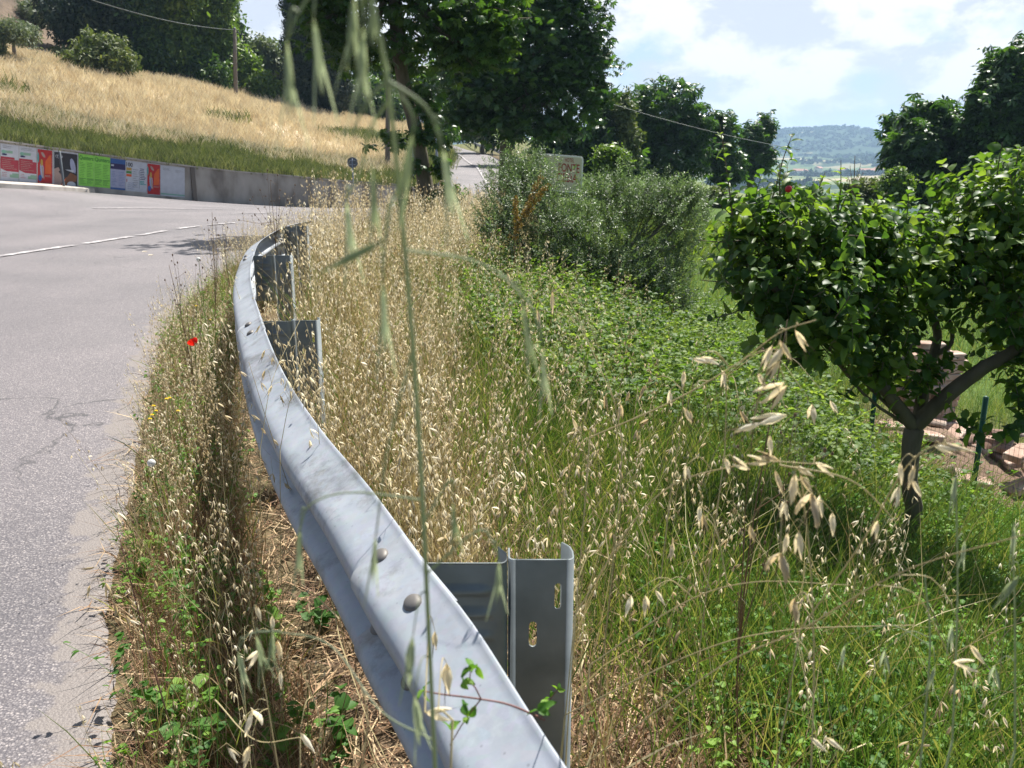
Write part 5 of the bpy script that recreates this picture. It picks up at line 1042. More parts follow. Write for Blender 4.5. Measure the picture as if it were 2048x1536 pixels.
# tile heap
th_ = []
tcen = P(1885, 890, 7.3); gz_ = H(tcen[0], tcen[1])[0]
specs = []
for lay in range(5):
    for i in range([15, 13, 10, 7, 4][lay]):
        specs.append((tcen[0]+rng.uniform(-.95, .95)*(1-lay*.12)+.05, tcen[1]+rng.uniform(-.55, .75)*(1-lay*.12), gz_+.04+lay*.085+rng.uniform(0, .03)))
for px, yt in ((1838, 705), (1868, 672), (1898, 690)):
    c_ = P(px, 700, 8.1); z0_ = H(c_[0], c_[1])[0]; zt_ = P(px, yt, 8.1)[2]
    for k_ in range(int((zt_-z0_)/.066)): specs.append((c_[0]+rng.normal(0, .015), c_[1]+rng.normal(0, .02), z0_+.03+k_*.066))
nheap = len(specs)
zs0 = []
protos = {}
def tile_mesh(kind):
    a = Acc()
    if kind == 0:
        bm = bmesh.new(); bmesh.ops.create_cube(bm, size=1); bmesh.ops.scale(bm, vec=(.27, .145, .06), verts=bm.verts); bmesh.ops.bevel(bm, geom=bm.edges[:], offset=.006, segments=1, affect='EDGES'); bmesh.ops.triangulate(bm, faces=bm.faces[:])
        bm.verts.ensure_lookup_table(); V = [v.co[:] for v in bm.verts]; T = [[v.index for v in f.verts] for f in bm.faces]; bm.free(); a.raw(V, T, 0, .5)
    else:
        V = []; 
        for x_ in (-.22, .22):
            wv = .08 if x_ < 0 else .065
            for r_ in (wv, wv-.012):
                for k_ in range(9): q_ = math.pi*k_/8; V.append((x_, r_*math.cos(q_), r_*math.sin(q_)*.8))
        n_ = 9; T = []
        for k_ in range(8):
            for (s0_, s1_) in ((0, 18), (9, 27)): T += [(s0_+k_, s1_+k_, s1_+k_+1), (s0_+k_, s1_+k_+1, s0_+k_+1)]
            for s0_ in (0, 18): T += [(s0_+k_, s0_+k_+1, s0_+9+k_+1), (s0_+k_, s0_+9+k_+1, s0_+9+k_)]
        for k_ in (0, 8): T += [(k_, 18+k_, 27+k_), (k_, 27+k_, 9+k_)]
        a.raw(V, T, 0, .5)
    return a
for i, sp_ in enumerate(specs):
    kind = 1 if (i % 4 == 3 and i < 49) else 0
    if kind not in protos: o = tile_mesh(kind).build('terracotta_tile' if kind else 'hollow_brick', M['terra'], smooth=bool(kind)); protos[kind] = o
    else: o = protos[kind].copy(); COL.objects.link(o)
    o.location = sp_; o.rotation_euler = (rng.normal(0, .13), rng.normal(0, .15), rng.normal(.4, .5)) if i < 49 else (0, 0, rng.normal(.1, .12))
    tag(o, 'curved terracotta roof tile in the heap behind the wire fence' if kind else 'pale pink terracotta brick in the heap behind the wire fence', 'roof tile' if kind else 'brick', 'roof tiles in the heap behind the fence' if kind else 'bricks in the heap behind the fence')
# supporting rubble bed under the heap
a = Acc(); nb = 30; V = []; 
for i in range(nb):
    for j in range(nb):
        x_, y_ = tcen[0]-1.5+3*i/(nb-1), tcen[1]-1.0+2.6*j/(nb-1); d_ = math.hypot((x_-tcen[0])/1.1, (y_-tcen[1]-.25)/1.0); V.append((x_, y_, H(x_, y_)[0]-.03+.42*math.exp(-d_*d_*2.2)+rng.normal(0, .012)))
a.raw(V, grid_faces(nb, nb), 0, .5); o = a.build('soil_mound', M['soil'] if 'soil' in M else noisemat('soil', [(.10, .065, .045), (.24, .16, .11)], 8, 8, .95, .6, 30, .02)); tag(o, kind='structure')
# wire fence
fe = empty('wire_fence', tuple(P(1790, 900, 6.6))); tag(fe, 'green wire mesh fence between the apple tree and the brick heap', 'fence')
fl = arc([P(1560, 740, 8.6)[:2], P(1775, 930, 6.6)[:2], P(2000, 985, 6.0)[:2], P(2300, 1010, 5.6)[:2]], 130)
fz = H(fl[:, 0], fl[:, 1]); a = Acc()
for k_ in range(0, 130, 1):
    x_, y_ = fl[k_]; 
    ribbon(a, [(x_, y_, fz[k_]), (x_, y_, fz[k_]+.8)], .0022, 0, .5, side=np.array([0, 1., 0]))
for h_ in np.arange(.02, .82, .075): ribbon(a, np.column_stack([fl, fz+h_]), .0022, 0, .5, side=np.array([0, 1., 0]))
a.build('wire_mesh', M['fencegreen'], fe)
for q_ in (22, 60, 92, 120): a = Acc(); tube(a, [(fl[q_][0], fl[q_][1], fz[q_]-.2), (fl[q_][0], fl[q_][1], fz[q_]+.92)], .02, 8); a.build('post', M['fencegreen'], fe)

# ================================================================== small plants as things
def hero_stem(acc, pts, r0, r1, mat=2, n_=24, sides=5): p_ = catmull([P(*q_) for q_ in pts], n_); tube(acc, p_, np.linspace(r0, r1, n_), sides, mat, .5); return p_
def hero_spikelet(acc, px, py, D, ang, L_, W_=.0042, open_=.3, mo=0, awn=True, att=None):
    """ang: 0 hanging down, 90 pointing right in view"""
    c = P(px, py, D); V0, T0, M0 = spikelet(L_*.86, W_*.58, open_, 0, awn).tm(); R = (Ry(-math.radians(ang))@Rz(rng.uniform(-.6, .6)))[0]; acc.raw(V0@R.T+c, T0, M0, rng.random())
    if att is not None:
        a_ = P(*att); tube(acc, catmull([a_, (a_+c)/2+np.array([0, 0, .004]), c], 6), .00035, 4, 2, .5)
def hero(name, label, stems, spk, mats=None, group=None, r=(.0010, .0005), cat='wild oat', root=True, rb=None):
    """one object per plant: stems whose ends meet another stem are joined to it; each spikelet hangs from its nearest stem by a thread"""
    ns = len(stems); par = list(range(ns))
    def near(a_, b_): return min(math.hypot(a_[0]-c_[0], a_[1]-c_[1]) for c_ in [tuple(np.array(b_[i])*(1-t_)+np.array(b_[i+1])*t_) for i in range(len(b_)-1) for t_ in np.linspace(0, 1, 9)])
    for i in range(ns):
        for j in range(ns):
            if i != j and min(near(stems[i][0], stems[j]), near(stems[i][-1], stems[j])) < 16:
                ri, rj = par[i], par[j]; par = [rj if v == ri else v for v in par]
    accs = {g_: Acc() for g_ in set(par)}; P3 = []; 
    for i, st in enumerate(stems):
        q_ = hero_stem(accs[par[i]], st, *(r if (i == 0 or rb is None) else (rb, rb*.6))); P3.append(q_)
    if root:
        for g_ in accs:   # the lowest stem end of each plant runs down to the ground
            i = max((i for i in range(ns) if par[i] == g_), key=lambda i: max(stems[i][0][1], stems[i][-1][1])); q_ = P3[i][0] if stems[i][0][1] > stems[i][-1][1] else P3[i][-1]
            gx_, gy_ = q_[0]-.03, q_[1]+.03; gz__ = H(gx_, gy_)[0]
            if q_[2] > gz__+.05: tube(accs[g_], catmull([(gx_, gy_, gz__-.02), ((gx_+q_[0])/2-.01, (gy_+q_[1])/2, (gz__+q_[2])/2), q_], 12), r[0], 5, 2, .5)
    allp = np.vstack(P3); own = np.concatenate([np.full(len(q_), par[i]) for i, q_ in enumerate(P3)])
    for s_ in spk:
        c = P(*s_[:3]); d = np.linalg.norm(allp-c-np.array([0, 0, .012]), axis=1); k_ = int(np.argmin(d)); acc = accs[own[k_]]; hero_spikelet(acc, *s_)
        if d[k_] > .003: a_ = allp[k_]; m_ = (a_+c)/2+np.array([0, 0, .25*np.linalg.norm(c-a_)+.003]); tube(acc, catmull([a_, m_, c], 8), np.linspace(.0006, .0003, 8), 4, 2, .5)
    for g_ in accs: o = accs[g_].build(name, mats or OATM); tag(o, label, cat, group or (label if len(accs) > 1 else None))
S1 = dict()
hero('wild_oat_stalk', 'long dry oat stalk arching right with a bunch of pale husks', [[(1150, 1230, 1.1), (1300, 1005, .95), (1480, 930, .85), (1650, 928, .8)], [(1560, 930, .83), (1700, 960, .8), (1790, 1040, .8)]],
     [(1560, 922, .84, 250, .028), (1540, 925, .84, 262, .026), (1590, 930, .83, 55, .026), (1600, 950, .82, 35, .028), (1630, 925, .82, 60, .026), (1500, 940, .84, 240, .024), (1450, 915, .85, 20, .02), (1372, 930, .86, 10, .02), (1550, 940, .83, 20, .03)])
hero('wild_oat_stalk', 'dry oat stalk with the largest open husks in front of the apple tree', [[(1180, 875, 1.1), (1340, 805, 1.0), (1470, 730, .9), (1560, 665, .85), (1632, 640, .82)], [(1500, 870, .85), (1525, 770, .85), (1560, 680, .85)]],
     [(1590, 660, .84, 35, .027), (1560, 680, .84, 30, .027), (1545, 690, .84, -20, .03), (1400, 715, .9, 75, .024), (1385, 718, .9, 80, .022), (1572, 690, .84, -35, .037, .006), (1570, 765, .84, -60, .036, .005), (1575, 770, .84, -40, .034, .005), (1515, 745, .86, 30, .022), (1575, 830, .8, -78, .038, .0065), (1525, 845, .82, -70, .034, .0055), (1370, 815, .92, 20, .02), (1540, 870, .84, 5, .026), (1560, 720, .84, -30, .026)])
hero('wild_oat_stalk', 'thin dry oat stalk rising to the upper right across the apple trunk', [[(1600, 1260, .95), (1720, 1090, .85), (1820, 925, .8), (1915, 875, .78)]],
     [(1868, 892, .79, 75, .026), (1885, 890, .79, 80, .032), (1800, 925, .8, 10, .026), (1830, 930, .8, -10, .028), (1800, 970, .8, -12, .025), (1825, 960, .8, 30, .022), (1885, 885, .79, 60, .022), (1756, 1040, .83, -8, .024)])
hero('wild_oat_stalk', 'long pale straw stem slanting up to the right edge of the photo', [[(1180, 1520, 1.1), (1430, 1340, .95), (1600, 1260, .85), (1800, 1145, .75), (2080, 1060, .65)]], [(1940, 1290, .75, 40, .026), (1905, 1325, .75, 80, .028), (1620, 1475, .8, 50, .026), (1650, 1475, .8, 55, .026)])
hero('wild_oat_stalk', 'upright straw stem with hanging open husks left of the apple trunk', [[(1622, 1560, .8), (1628, 1300, .8), (1615, 1060, .8), (1590, 950, .8)], [(1612, 1050, .8), (1600, 960, .8), (1560, 1020, .8)]],
     [(1590, 945, .8, 0, .038, .007, .18), (1625, 985, .78, -8, .034, .0062, .6), (1622, 985, .78, 18, .034, .006, .6), (1560, 1105, .78, -6, .030, .006, .6), (1562, 1105, .78, 14, .028, .005, .6), (1598, 1060, .8, 3, .034, .006, .3), (1575, 1065, .82, -3, .028), (1665, 1025, .82, 5, .026, .005, .5), (1640, 990, .82, 0, .026), (1570, 1000, .83, 0, .024), (1590, 1195, .84, 0, .030, .0055, .6), (1588, 1200, .84, 12, .03, .005), (1500, 1050, .86, 12, .022)])
hero('wild_oat_stalk', 'flattened yellowish stalk curving low over the green grass', [[(1180, 1330, 1.15), (1360, 1210, 1.05), (1500, 1165, .98), (1700, 1170, .9)], [(1130, 1430, 1.1), (1380, 1310, 1.0), (1560, 1262, .95), (1830, 1250, .9)]], [(1262, 1190, 1.0, -6, .03, .0055, .5), (1290, 1190, 1., 8, .03, .0055, .5), (1310, 1180, 1., 35, .026), (1345, 1085, 1.05, 0, .026, .005, .5), (1400, 1010, 1.05, 0, .03, .005, .4), (1405, 1030, 1.05, 12, .026)])
hero('wild_oat_stalk', 'dry oat stalk with separate hanging husks above the bramble thicket', [[(1340, 1000, 1.4), (1362, 850, 1.35), (1368, 745, 1.3)], [(1450, 900, 1.3), (1452, 780, 1.3), (1440, 735, 1.3)], [(1240, 990, 1.4), (1243, 880, 1.4), (1228, 800, 1.4)]],
     [(1368, 740, 1.3, 0, .034, .0055, .3), (1448, 740, 1.3, 0, .034, .005, .3), (1340, 780, 1.35, 0, .030, .005, .3), (1242, 808, 1.4, 0, .034, .006, .3), (1210, 790, 1.4, 5, .03), (1290, 770, 1.35, -20, .028), (1480, 820, 1.2, 30, .028), (1625, 808, 1.1, 0, .028, .007, .6), (1660, 800, 1.1, 30, .024), (1380, 820, 1.3, 10, .026), (1105, 580, 1.5, 0, .05, .006, .1), (1015, 545, 1.6, 10, .03), (1075, 620, 1.5, 8, .03)])
hero('wild_oat_stalk', 'dry oat stalk with bright husks hanging over the rail beside the second post', [[(520, 900, 2.2), (545, 760, 2.3), (600, 640, 2.5)], [(560, 900, 2.2), (580, 800, 2.25), (612, 700, 2.4)]],
     [(530, 700, 2.3, -25, .034, .005), (545, 770, 2.2, -30, .036, .005), (575, 760, 2.2, 0, .030, .004, .5), (580, 780, 2.2, 8, .03, .004, .5), (610, 795, 2.2, 0, .03, .004, .6), (530, 740, 2.25, -20, .03), (560, 790, 2.2, 20, .028), (520, 650, 2.4, -30, .03), (570, 730, 2.3, 30, .03)])
hero('wild_oat_stalk', 'dry oat stalk leaning over the asphalt edge at the lower left', [[(330, 1560, 1.7), (290, 1400, 1.65), (240, 1240, 1.6), (208, 1160, 1.6)], [(420, 1240, 1.8), (330, 1150, 1.75), (250, 1030, 1.7)]],
     [(212, 1165, 1.6, 5, .035), (222, 1190, 1.6, 80, .03), (232, 1210, 1.6, -5, .034), (252, 1230, 1.6, 20, .034), (180, 1170, 1.6, -20, .03), (190, 1135, 1.6, -80, .03), (256, 1240, 1.6, 70, .03), (235, 1025, 1.7, 30, .028), (310, 1160, 1.75, 0, .03)])
hero('wild_oat_stalk', 'dry oat stalks with large pale husks at the bottom edge left of the rail', [[(560, 1560, 1.0), (530, 1380, 1.0), (505, 1240, 1.0)], [(620, 1560, 1.), (640, 1450, 1.), (600, 1330, 1.)], [(430, 1400, 1.05), (510, 1480, 1.), (600, 1475, 1.)]],
     [(512, 1210, 1., 10, .026, .005), (545, 1230, 1., -5, .026), (555, 1280, 1., 5, .034, .0065, .1), (520, 1300, 1., -40, .034, .006), (505, 1420, 1., 0, .036, .008, .5), (600, 1465, .95, 30, .036, .006), (500, 1490, .95, -20, .04, .006), (455, 1495, .95, 35, .026), (560, 1340, 1.0, 0, .03)])
hero('wild_oat_stalk', 'dry husks lying against the shaded lower wave of the rail', [[(905, 1440, .62), (880, 1420, .62), (850, 1425, .62)], [(720, 1560, .95), (735, 1440, .9), (722, 1370, .9)]], [(893, 1325, .7, 0, .034, .008, .25), (850, 1425, .66, 85, .026, .006), (870, 1262, .8, -3, .022), (722, 1370, .9, 20, .018)])
# blurred green oats right in front of the lens
GM = [M['greenoat'], M['greenoat'], M['greenoat']]
hero('green_oat_stalk', 'out-of-focus green oat rising through the middle of the view with hanging green spikelets',
     [[(872, 1580, .46), (852, 1150, .44), (838, 880, .42), (820, 620, .40), (800, 400, .38), (775, 165, .36), (748, 20, .35), (735, -60, .35)],
      [(775, 160, .36), (745, 190, .36), (722, 225, .36), (704, 268, .36)], [(775, 160, .36), (850, 212, .36), (876, 270, .36), (885, 300, .36)], [(775, 165, .36), (812, 205, .36), (828, 240, .36), (826, 262, .36)],
      [(735, -60, .35), (650, -40, .36), (600, 20, .36), (575, 78, .36)], [(735, -60, .35), (660, -40, .38), (632, -10, .38), (628, 30, .38)], [(735, -50, .35), (712, -50, .36), (706, -10, .36)], [(740, -20, .35), (728, 0, .36), (726, 50, .36)],
      [(778, 200, .37), (740, 260, .38), (722, 340, .40), (692, 400, .42)], [(795, 380, .38), (775, 430, .39), (765, 560, .4)], [(808, 500, .39), (940, 520, .44), (1020, 560, .46), (1045, 600, .46)], [(1000, 550, .45), (1060, 610, .46), (1085, 690, .46)],
      [(825, 700, .41), (775, 900, .42), (752, 1070, .42)], [(846, 1000, .44), (700, 985, .46), (620, 1010, .46), (600, 1060, .46)], [(866, 1480, .46), (760, 1420, .49), (660, 1290, .53), (545, 1262, .56)], [(560, 1262, .555), (500, 1268, .56), (476, 1300, .56)],
      [(845, 1050, .44), (900, 960, .44), (905, 1000, .44)], [(850, 1150, .44), (960, 1060, .44), (998, 1120, .44)]],
     [(885, 292, .36, 8, .033, .0026, .12), (826, 262, .36, -10, .033, .0026, .12), (573, 75, .36, 0, .036, .0024, .08), (626, 25, .38, 4, .037, .0024, .08), (708, -20, .36, -4, .034, .0026, .1), (726, 45, .36, -3, .038, .0024, .08), (742, -30, .36, 0, .026, .0026, .1),
      (765, 555, .4, 0, .042, .0026, .08), (692, 395, .42, 3, .036, .0024, .1), (745, 330, .38, 0, .032, .0022, .08), (1045, 600, .46, 8, .042, .0024, .1), (1085, 690, .46, 3, .035, .0020, .1), (752, 1065, .42, -6, .034, .0020, .1), (826, 1270, .42, -8, .034, .0036, .2), (828, 1390, .42, 6, .034, .0034, .2),
      (905, 1000, .44, 3, .03, .0020, .1), (998, 1120, .44, -2, .03, .0024, .1), (775, 478, .36, -64, .038, .0028, .02, 0, False), (600, 1050, .46, -5, .036, .0024, .1), (476, 1300, .56, 6, .034, .0034, .1), (512, 1270, .56, 8, .034, .003, .1), (545, 1260, .56, -6, .036, .003, .1)], GM, None, (.0014, .0008), 'wild oat', True, .0007)
hero('green_oat_stalk', 'slender green oat stalk with hanging spikelets standing near the right edge', [[(1905, 1480, .8), (1915, 1200, .78), (1912, 950, .76)], [(2030, 1500, .8), (2030, 1250, .78), (2025, 1060, .76)], [(1840, 1540, .85), (1860, 1300, .84), (1850, 1150, .84)]],
     [(1912, 950, .76, 0, .036, .0034, .15), (1930, 1080, .78, 0, .03, .003, .15), (2030, 1050, .76, 3, .036, .003, .15), (2040, 1150, .76, -30, .036, .005, .2), (1905, 1250, .8, 0, .03, .003), (1870, 1330, .82, -5, .032, .003), (1990, 1330, .8, 5, .03, .003), (1770, 1300, .85, 5, .03, .003), (1690, 1290, .88, -5, .03, .003)], GM, None, (.0012, .0008))
# poppy
def flower_pos(px, py, D): p_ = P(px, py, D); g_ = np.array([p_[0]+.02, p_[1]+.02, H(p_[0], p_[1])[0]]); return p_, g_
p_, g_ = flower_pos(390, 690, 4.1); rt_ = empty('poppy', tuple(g_)); tag(rt_, 'single red poppy in bloom at the asphalt edge', 'poppy')
a = Acc(); tube(a, catmull([g_, (g_+p_)/2+np.array([-.02, 0, 0]), p_], 8), .0018, 5); a.build('stem', M['herb'], rt_)
a = Acc()
for k_ in range(5):
    ts, us = np.linspace(0, 1, 6), np.linspace(-1, 1, 6); V = []
    for t_ in ts:
        for u_ in us:
            q_ = k_*1.2566+u_*.75*(.4+.6*math.sin(t_*2)); rad = .026*math.sin(t_*1.35); V.append((rad*math.cos(q_), rad*math.sin(q_), .026*t_**1.6+.003*math.sin(u_*7+k_)*t_))
    a.raw(np.array(V)@Ry(-.6)[0].T@Rx(-.4)[0].T+p_, grid_faces(6, 6), 0, rng.random())
a.build('petals', M['poppy'], rt_)
a = Acc(); ball(a, p_+np.array([0, 0, .008]), .006); a.build('seed_head', M['awn'], rt_)
# yellow daisies
hd = [(307, 812, 3.3), (333, 798, 3.35), (300, 838, 3.3), (304, 830, 3.25), (312, 822, 3.4), (356, 822, 3.4), (339, 796, 3.45), (392, 612, 5.0), (420, 640, 5.0)]
for k_, (px, py, D) in enumerate(hd):
    p_, g_ = flower_pos(px, py, D); rt_ = empty('yellow_wildflower', tuple(g_)); tag(rt_, 'small yellow wildflower on a thin stem at the asphalt edge', 'wildflower', 'yellow wildflowers at the verge')
    a = Acc(); tube(a, catmull([g_, (g_+p_)/2+rng.normal(0, .01, 3), p_], 8), .0011, 4); a.build('stem', M['herb'], rt_)
    a = Acc()
    for ring in range(2):
        for j in range(14):
            lf = leaf_template(.011-.003*ring, .004, .1, .1, 2); R = (Rz(j*.4488+ring*.2)@Ry(-.15-.4*ring))[0]; a.raw(lf[0]@R.T+p_+np.array([0, 0, .001*ring]), lf[1], 0, .5)
    a.build('flower_head', M['yellow'], rt_)
def puff(px, py, D, label):
    p_, g_ = flower_pos(px, py, D); rt_ = empty('dandelion_clock', tuple(g_)); tag(rt_, label, 'seed head')
    a = Acc(); tube(a, catmull([g_, (g_+p_)/2+rng.normal(0, .01, 3), p_], 8), .0013, 4); a.build('stem', M['herb'], rt_)
    a = Acc()
    for j in range(110):
        d = rng.normal(0, 1, 3); d /= np.linalg.norm(d); q_ = p_+d*.014; u_ = np.cross(d, [.3, .5, .8]); u_ /= np.linalg.norm(u_); v_ = np.cross(d, u_)
        a.raw([q_+u_*.004, q_+v_*.004-d*.001, q_-u_*.004, q_-v_*.004-d*.001], [(0, 1, 2), (0, 2, 3)], 0, .5)
    ball(a, p_, .006); a.build('seed_ball', M['white'], rt_)
puff(303, 926, 2.9, 'white dandelion clock at the asphalt edge below the yellow flowers')
puff(397, 519, 5.6, 'white thistle down head on a branching weed beside the road')
# branching dry weeds
def weed(label, base_px, D, tips, r_=.0028, mat='stemdark', buds=True, name='dry_weed'):
    b0_ = P(*base_px, D); b0_[2] = max(H(b0_[0], b0_[1])[0], -5); a = Acc(); mainp = P(*tips[0], D)
    spine = catmull([b0_, (b0_+mainp)/2+rng.normal(0, .015, 3), mainp], 14); tube(a, spine, np.linspace(r_, r_*.4, 14), 5, 0, .5)
    for tx, ty in tips[1:]:
        e = P(tx, ty, D+rng.uniform(-.15, .15)); k_ = rng.integers(4, 10); s_ = spine[k_]; br = catmull([s_, (s_+e)/2+np.array([0, 0, -.01])+rng.normal(0, .01, 3), e], 9); tube(a, br, np.linspace(r_*.5, r_*.2, 9), 4, 0, .5)
        for j in range(3, 9, 2):
            e2 = br[j]+rng.normal(0, .02, 3)+np.array([0, 0, .03]); tube(a, [br[j], (br[j]+e2)/2, e2], r_*.2, 4, 0, .5)
            if buds: ball(a, e2, r_*1.0, 0, 6, (1, 1, 1.6))
        if buds: ball(a, e, r_*1.3, 0, 6, (1, 1, 1.7))
    o = a.build(name, M[mat]); tag(o, label, 'weed')
weed('tall bare weed standing alone against the asphalt left of the rail', (428, 700), 6.3, [(424, 424), (415, 440), (432, 440), (418, 460), (436, 470), (430, 436)], .0035)
weed('much-branched dry brown weed where the rail bends, against the asphalt', (545, 520), 8.6, [(540, 360), (500, 400), (478, 440), (520, 380), (560, 380), (575, 400), (535, 340), (510, 430), (590, 370), (555, 350)], .0050)
weed('second branching weed leaning left beside the rail bend', (470, 560), 7.2, [(444, 450), (450, 470), (438, 470), (460, 490), (455, 455)], .0035)
weed('branching thistle stem with closed heads, left of the poppy', (390, 760), 4.6, [(338, 530), (345, 510), (355, 525), (330, 560), (350, 600)], .0030)
weed('tall forked weed stem rising directly behind the poppy', (385, 720), 4.3, [(372, 600), (400, 520), (392, 530), (362, 570), (405, 535), (410, 560)], .0030)
weed('dark leafy weed stem rising beside the rail bolts', (440, 760), 4.6, [(395, 560), (410, 600), (425, 640), (430, 580), (445, 600)], .0028, 'herb')
weed('dark reddish leaning stem at the asphalt edge, lower left', (345, 1330), 1.9, [(233, 1052), (240, 1080), (262, 1130)], .0022, 'stemred', False)
weed('dry branching weed in the grass left of the apple trunk', (1500, 1010), 2.0, [(1575, 640), (1525, 700), (1560, 780), (1590, 830), (1650, 900)], .0030, 'stemdark')
# dark brown weed in the mid right
weed('withered brown weed among the grass in front of the apple trunk', (1520, 1180), 1.7, [(1490, 1060), (1510, 1075), (1530, 1085), (1480, 1090)], .0022)
# rusty dock before the olive bush
dk = on_ground(1035, 8.6); rt_ = empty('dock_plant', tuple(dk)); tag(rt_, 'rusty brown dock seed spike rising in front of the olive bush', 'dock plant')
a = Acc(); tp = P(1080, 355, 8.6); bs = P(1030, 480, 8.6); sp_ = catmull([dk, bs, P(1052, 420, 8.6), tp], 24); tube(a, sp_, np.linspace(.006, .002, 24), 5); a.build('stem', M['stemdark'], rt_)
a = Acc(); cl_ = [clump_template(10, .014, .02, 900+i, .8) for i in range(4)]
for br in (sp_[8:], catmull([sp_[14], P(1090, 375, 8.6)], 12), catmull([sp_[10], P(1030, 400, 8.6)], 12)):
    for q_ in br:
        for _ in range(5): i = rng.integers(0, 4); a.inst(cl_[i], rotm(1), (q_+rng.normal(0, .018, 3))[None])
a.build('seed_spike', M['rust'], rt_)
# bramble shoot climbing over the rail in the foreground
rt_ = empty('bramble_shoot', tuple(P(1080, 1436, .75))); tag(rt_, 'purple bramble shoot with small toothed leaves lying across the near end of the rail', 'bramble')
a = Acc(); sh1 = hero_stem(a, [(1090, 1440, .74), (1020, 1410, .74), (960, 1398, .74), (880, 1388, .75), (838, 1380, .76)], .0012, .0007, 0); hero_stem(a, [(962, 1398, .74), (950, 1375, .74), (940, 1362, .74), (942, 1335, .74)], .0008, .0005, 0); hero_stem(a, [(962, 1398, .74), (930, 1440, .74), (900, 1490, .74)], .0008, .0005, 0); a.build('stem', M['stemred'], rt_)
def leafy(points, D, root, mat='herb', sc=1., nm='leaves'):
    a = Acc()
    for (px, py) in points:
        for k_ in range(3):
            lf = leaf_template(.013*sc, .009*sc, .2, .3, 4); R = (Rz(rng.uniform(0, 6.28))@Ry(rng.normal(-.2, .5))@Rx(rng.normal(.6, .4)))[0]; a.raw(lf[0]@R.T+P(px, py, D), lf[1], 0, rng.random())
    return a.build(nm, M[mat], root)
leafy([(942, 1335), (955, 1332), (925, 1362), (850, 1378), (925, 1410), (940, 1435), (900, 1460), (1075, 1420), (1090, 1415)], .74, rt_)
rt_ = empty('bramble_shoot', tuple(P(1110, 1400, 1.3))); tag(rt_, 'small leafy bramble tip resting against the nearest post', 'bramble'); a = Acc(); hero_stem(a, [(1080, 1440, 1.3), (1100, 1400, 1.3), (1115, 1380, 1.3)], .001, .0006, 0); a.build('stem', M['stemred'], rt_); leafy([(1115, 1380), (1100, 1395), (1090, 1420), (1165, 1440), (1190, 1445)], 1.3, rt_)
# broad-leaved bindweed plants in the bottom left verge
bw = [herb_template(.14, 7, .055, .045, 950+i, .9) for i in range(5)]
for i, (px, py) in enumerate(((360, 1410), (420, 1440), (330, 1450), (540, 1290), (500, 1340), (470, 1500), (600, 1500), (390, 1500), (690, 1490), (300, 1100), (290, 1160), (660, 1250))):
    p_ = onz(px, py, .03); p_[2] = H(p_[0], p_[1])[0]; a = Acc(); tm = bw[i % 5]; a.inst(tm, rot_for(1, .1, (.75, 1.1)), p_[None]); 
    rt_ = a.build('bindweed_plant', M['herb']); tag(rt_, 'broad-leaved green bindweed plant on the dry verge between asphalt and rail', 'bindweed', 'bindweed plants on the verge')
# fallen pale petals on the asphalt
for lb, px, py in (('pale leaf fragment lying on the asphalt, the farther of two', 284, 505), ('pale leaf fragment lying on the asphalt, the nearer of two', 296, 512)):
    p_ = onz(px, py, .02); a = Acc(); lf = leaf_template(.10, .06, .1, .05, 4); a.raw(lf[0]@Rz(1.0)[0].T+p_+np.array([0, 0, .012]), lf[1], 0, .8); a2_ = a.build('fallen_leaf', M['oat']); tag(a2_, lb, 'leaf')

# ================================================================== hillside and far verge grass
fg = Acc(); fb_ = []
for i in range(8):
    a = Acc(); r = np.random.default_rng(1000+i)
    for k_ in range(9):
        q_ = r.uniform(0, 6.28); l_ = r.uniform(.25, .6); o_ = r.normal(0, .12, 2); ribbon(a, [(o_[0], o_[1], 0), (o_[0]+math.cos(q_)*.15*l_, o_[1]+math.sin(q_)*.15*l_, l_*.6), (o_[0]+math.cos(q_)*.4*l_, o_[1]+math.sin(q_)*.4*l_, l_)], [.03, .028, .004], 0, .5, side=np.array([math.cos(q_+1.57), math.sin(q_+1.57), 0]))
    fb_.append(a.tm())
M['fieldgrass'] = leafmat('field_grass', [(.48, .38, .25), (.66, .56, .40), (.78, .70, .53)], .25, (1, 1, .8), .7)
ns_ = 30000; ss = rng.uniform(.06, 1, ns_); tt = rng.uniform(.0, 1.0, ns_)**1.1; pp = hillpt(ss, tt); den = .5+.5*vnoise(pp[:, 0], pp[:, 1], .45, 31); kk = (rng.random(ns_) < np.clip(den+.35, .35, 1)) & (tt > .1+.05*vnoise(pp[:, 0], pp[:, 1], .6, 32))
pp = pp[kk]; idx = rng.integers(0, 8, len(pp)); 
for i in range(8): q_ = idx == i; fg.inst(fb_[i], rot_for(q_.sum(), .15, (.55, 1.15)), pp[q_])
o = fg.build('field_grass', [M['fieldgrass']]); tag(o, 'sun-bleached dry grass covering the sloping field above the wall', 'dry grass', kind='stuff')
fg = Acc(); ns_ = 15000; ss = rng.uniform(.05, 1, ns_); tt = rng.uniform(0, .16, ns_); pp = hillpt(ss, tt); idx = rng.integers(0, 8, ns_)
for i in range(8): q_ = idx == i; fg.inst(fb_[i], rot_for(q_.sum(), .15, (.4, .8)), pp[q_])
ns_ = 1300; ss = rng.uniform(.1, .95, ns_); tt = rng.uniform(.13, .42, ns_); pc = hillpt(ss, tt)
for c_ in pc[vnoise(pc[:, 0], pc[:, 1], .3, 33) > .25]:
    m_ = 14; pp = c_+np.column_stack([rng.normal(0, .5, (m_, 2)), np.zeros(m_)]); i = rng.integers(0, 8); fg.inst(fb_[i], rot_for(m_, .2, (.7, 1.3)), pp)
M['bankgrass'] = leafmat('bank_grass', [(.075, .10, .04), (.13, .155, .07), (.27, .26, .15)], .3, (1.3, 1.4, .6), .6)
o = fg.build('bank_grass', [M['bankgrass']]); tag(o, 'green grass and weeds along the top of the retaining wall', 'grass', kind='stuff')
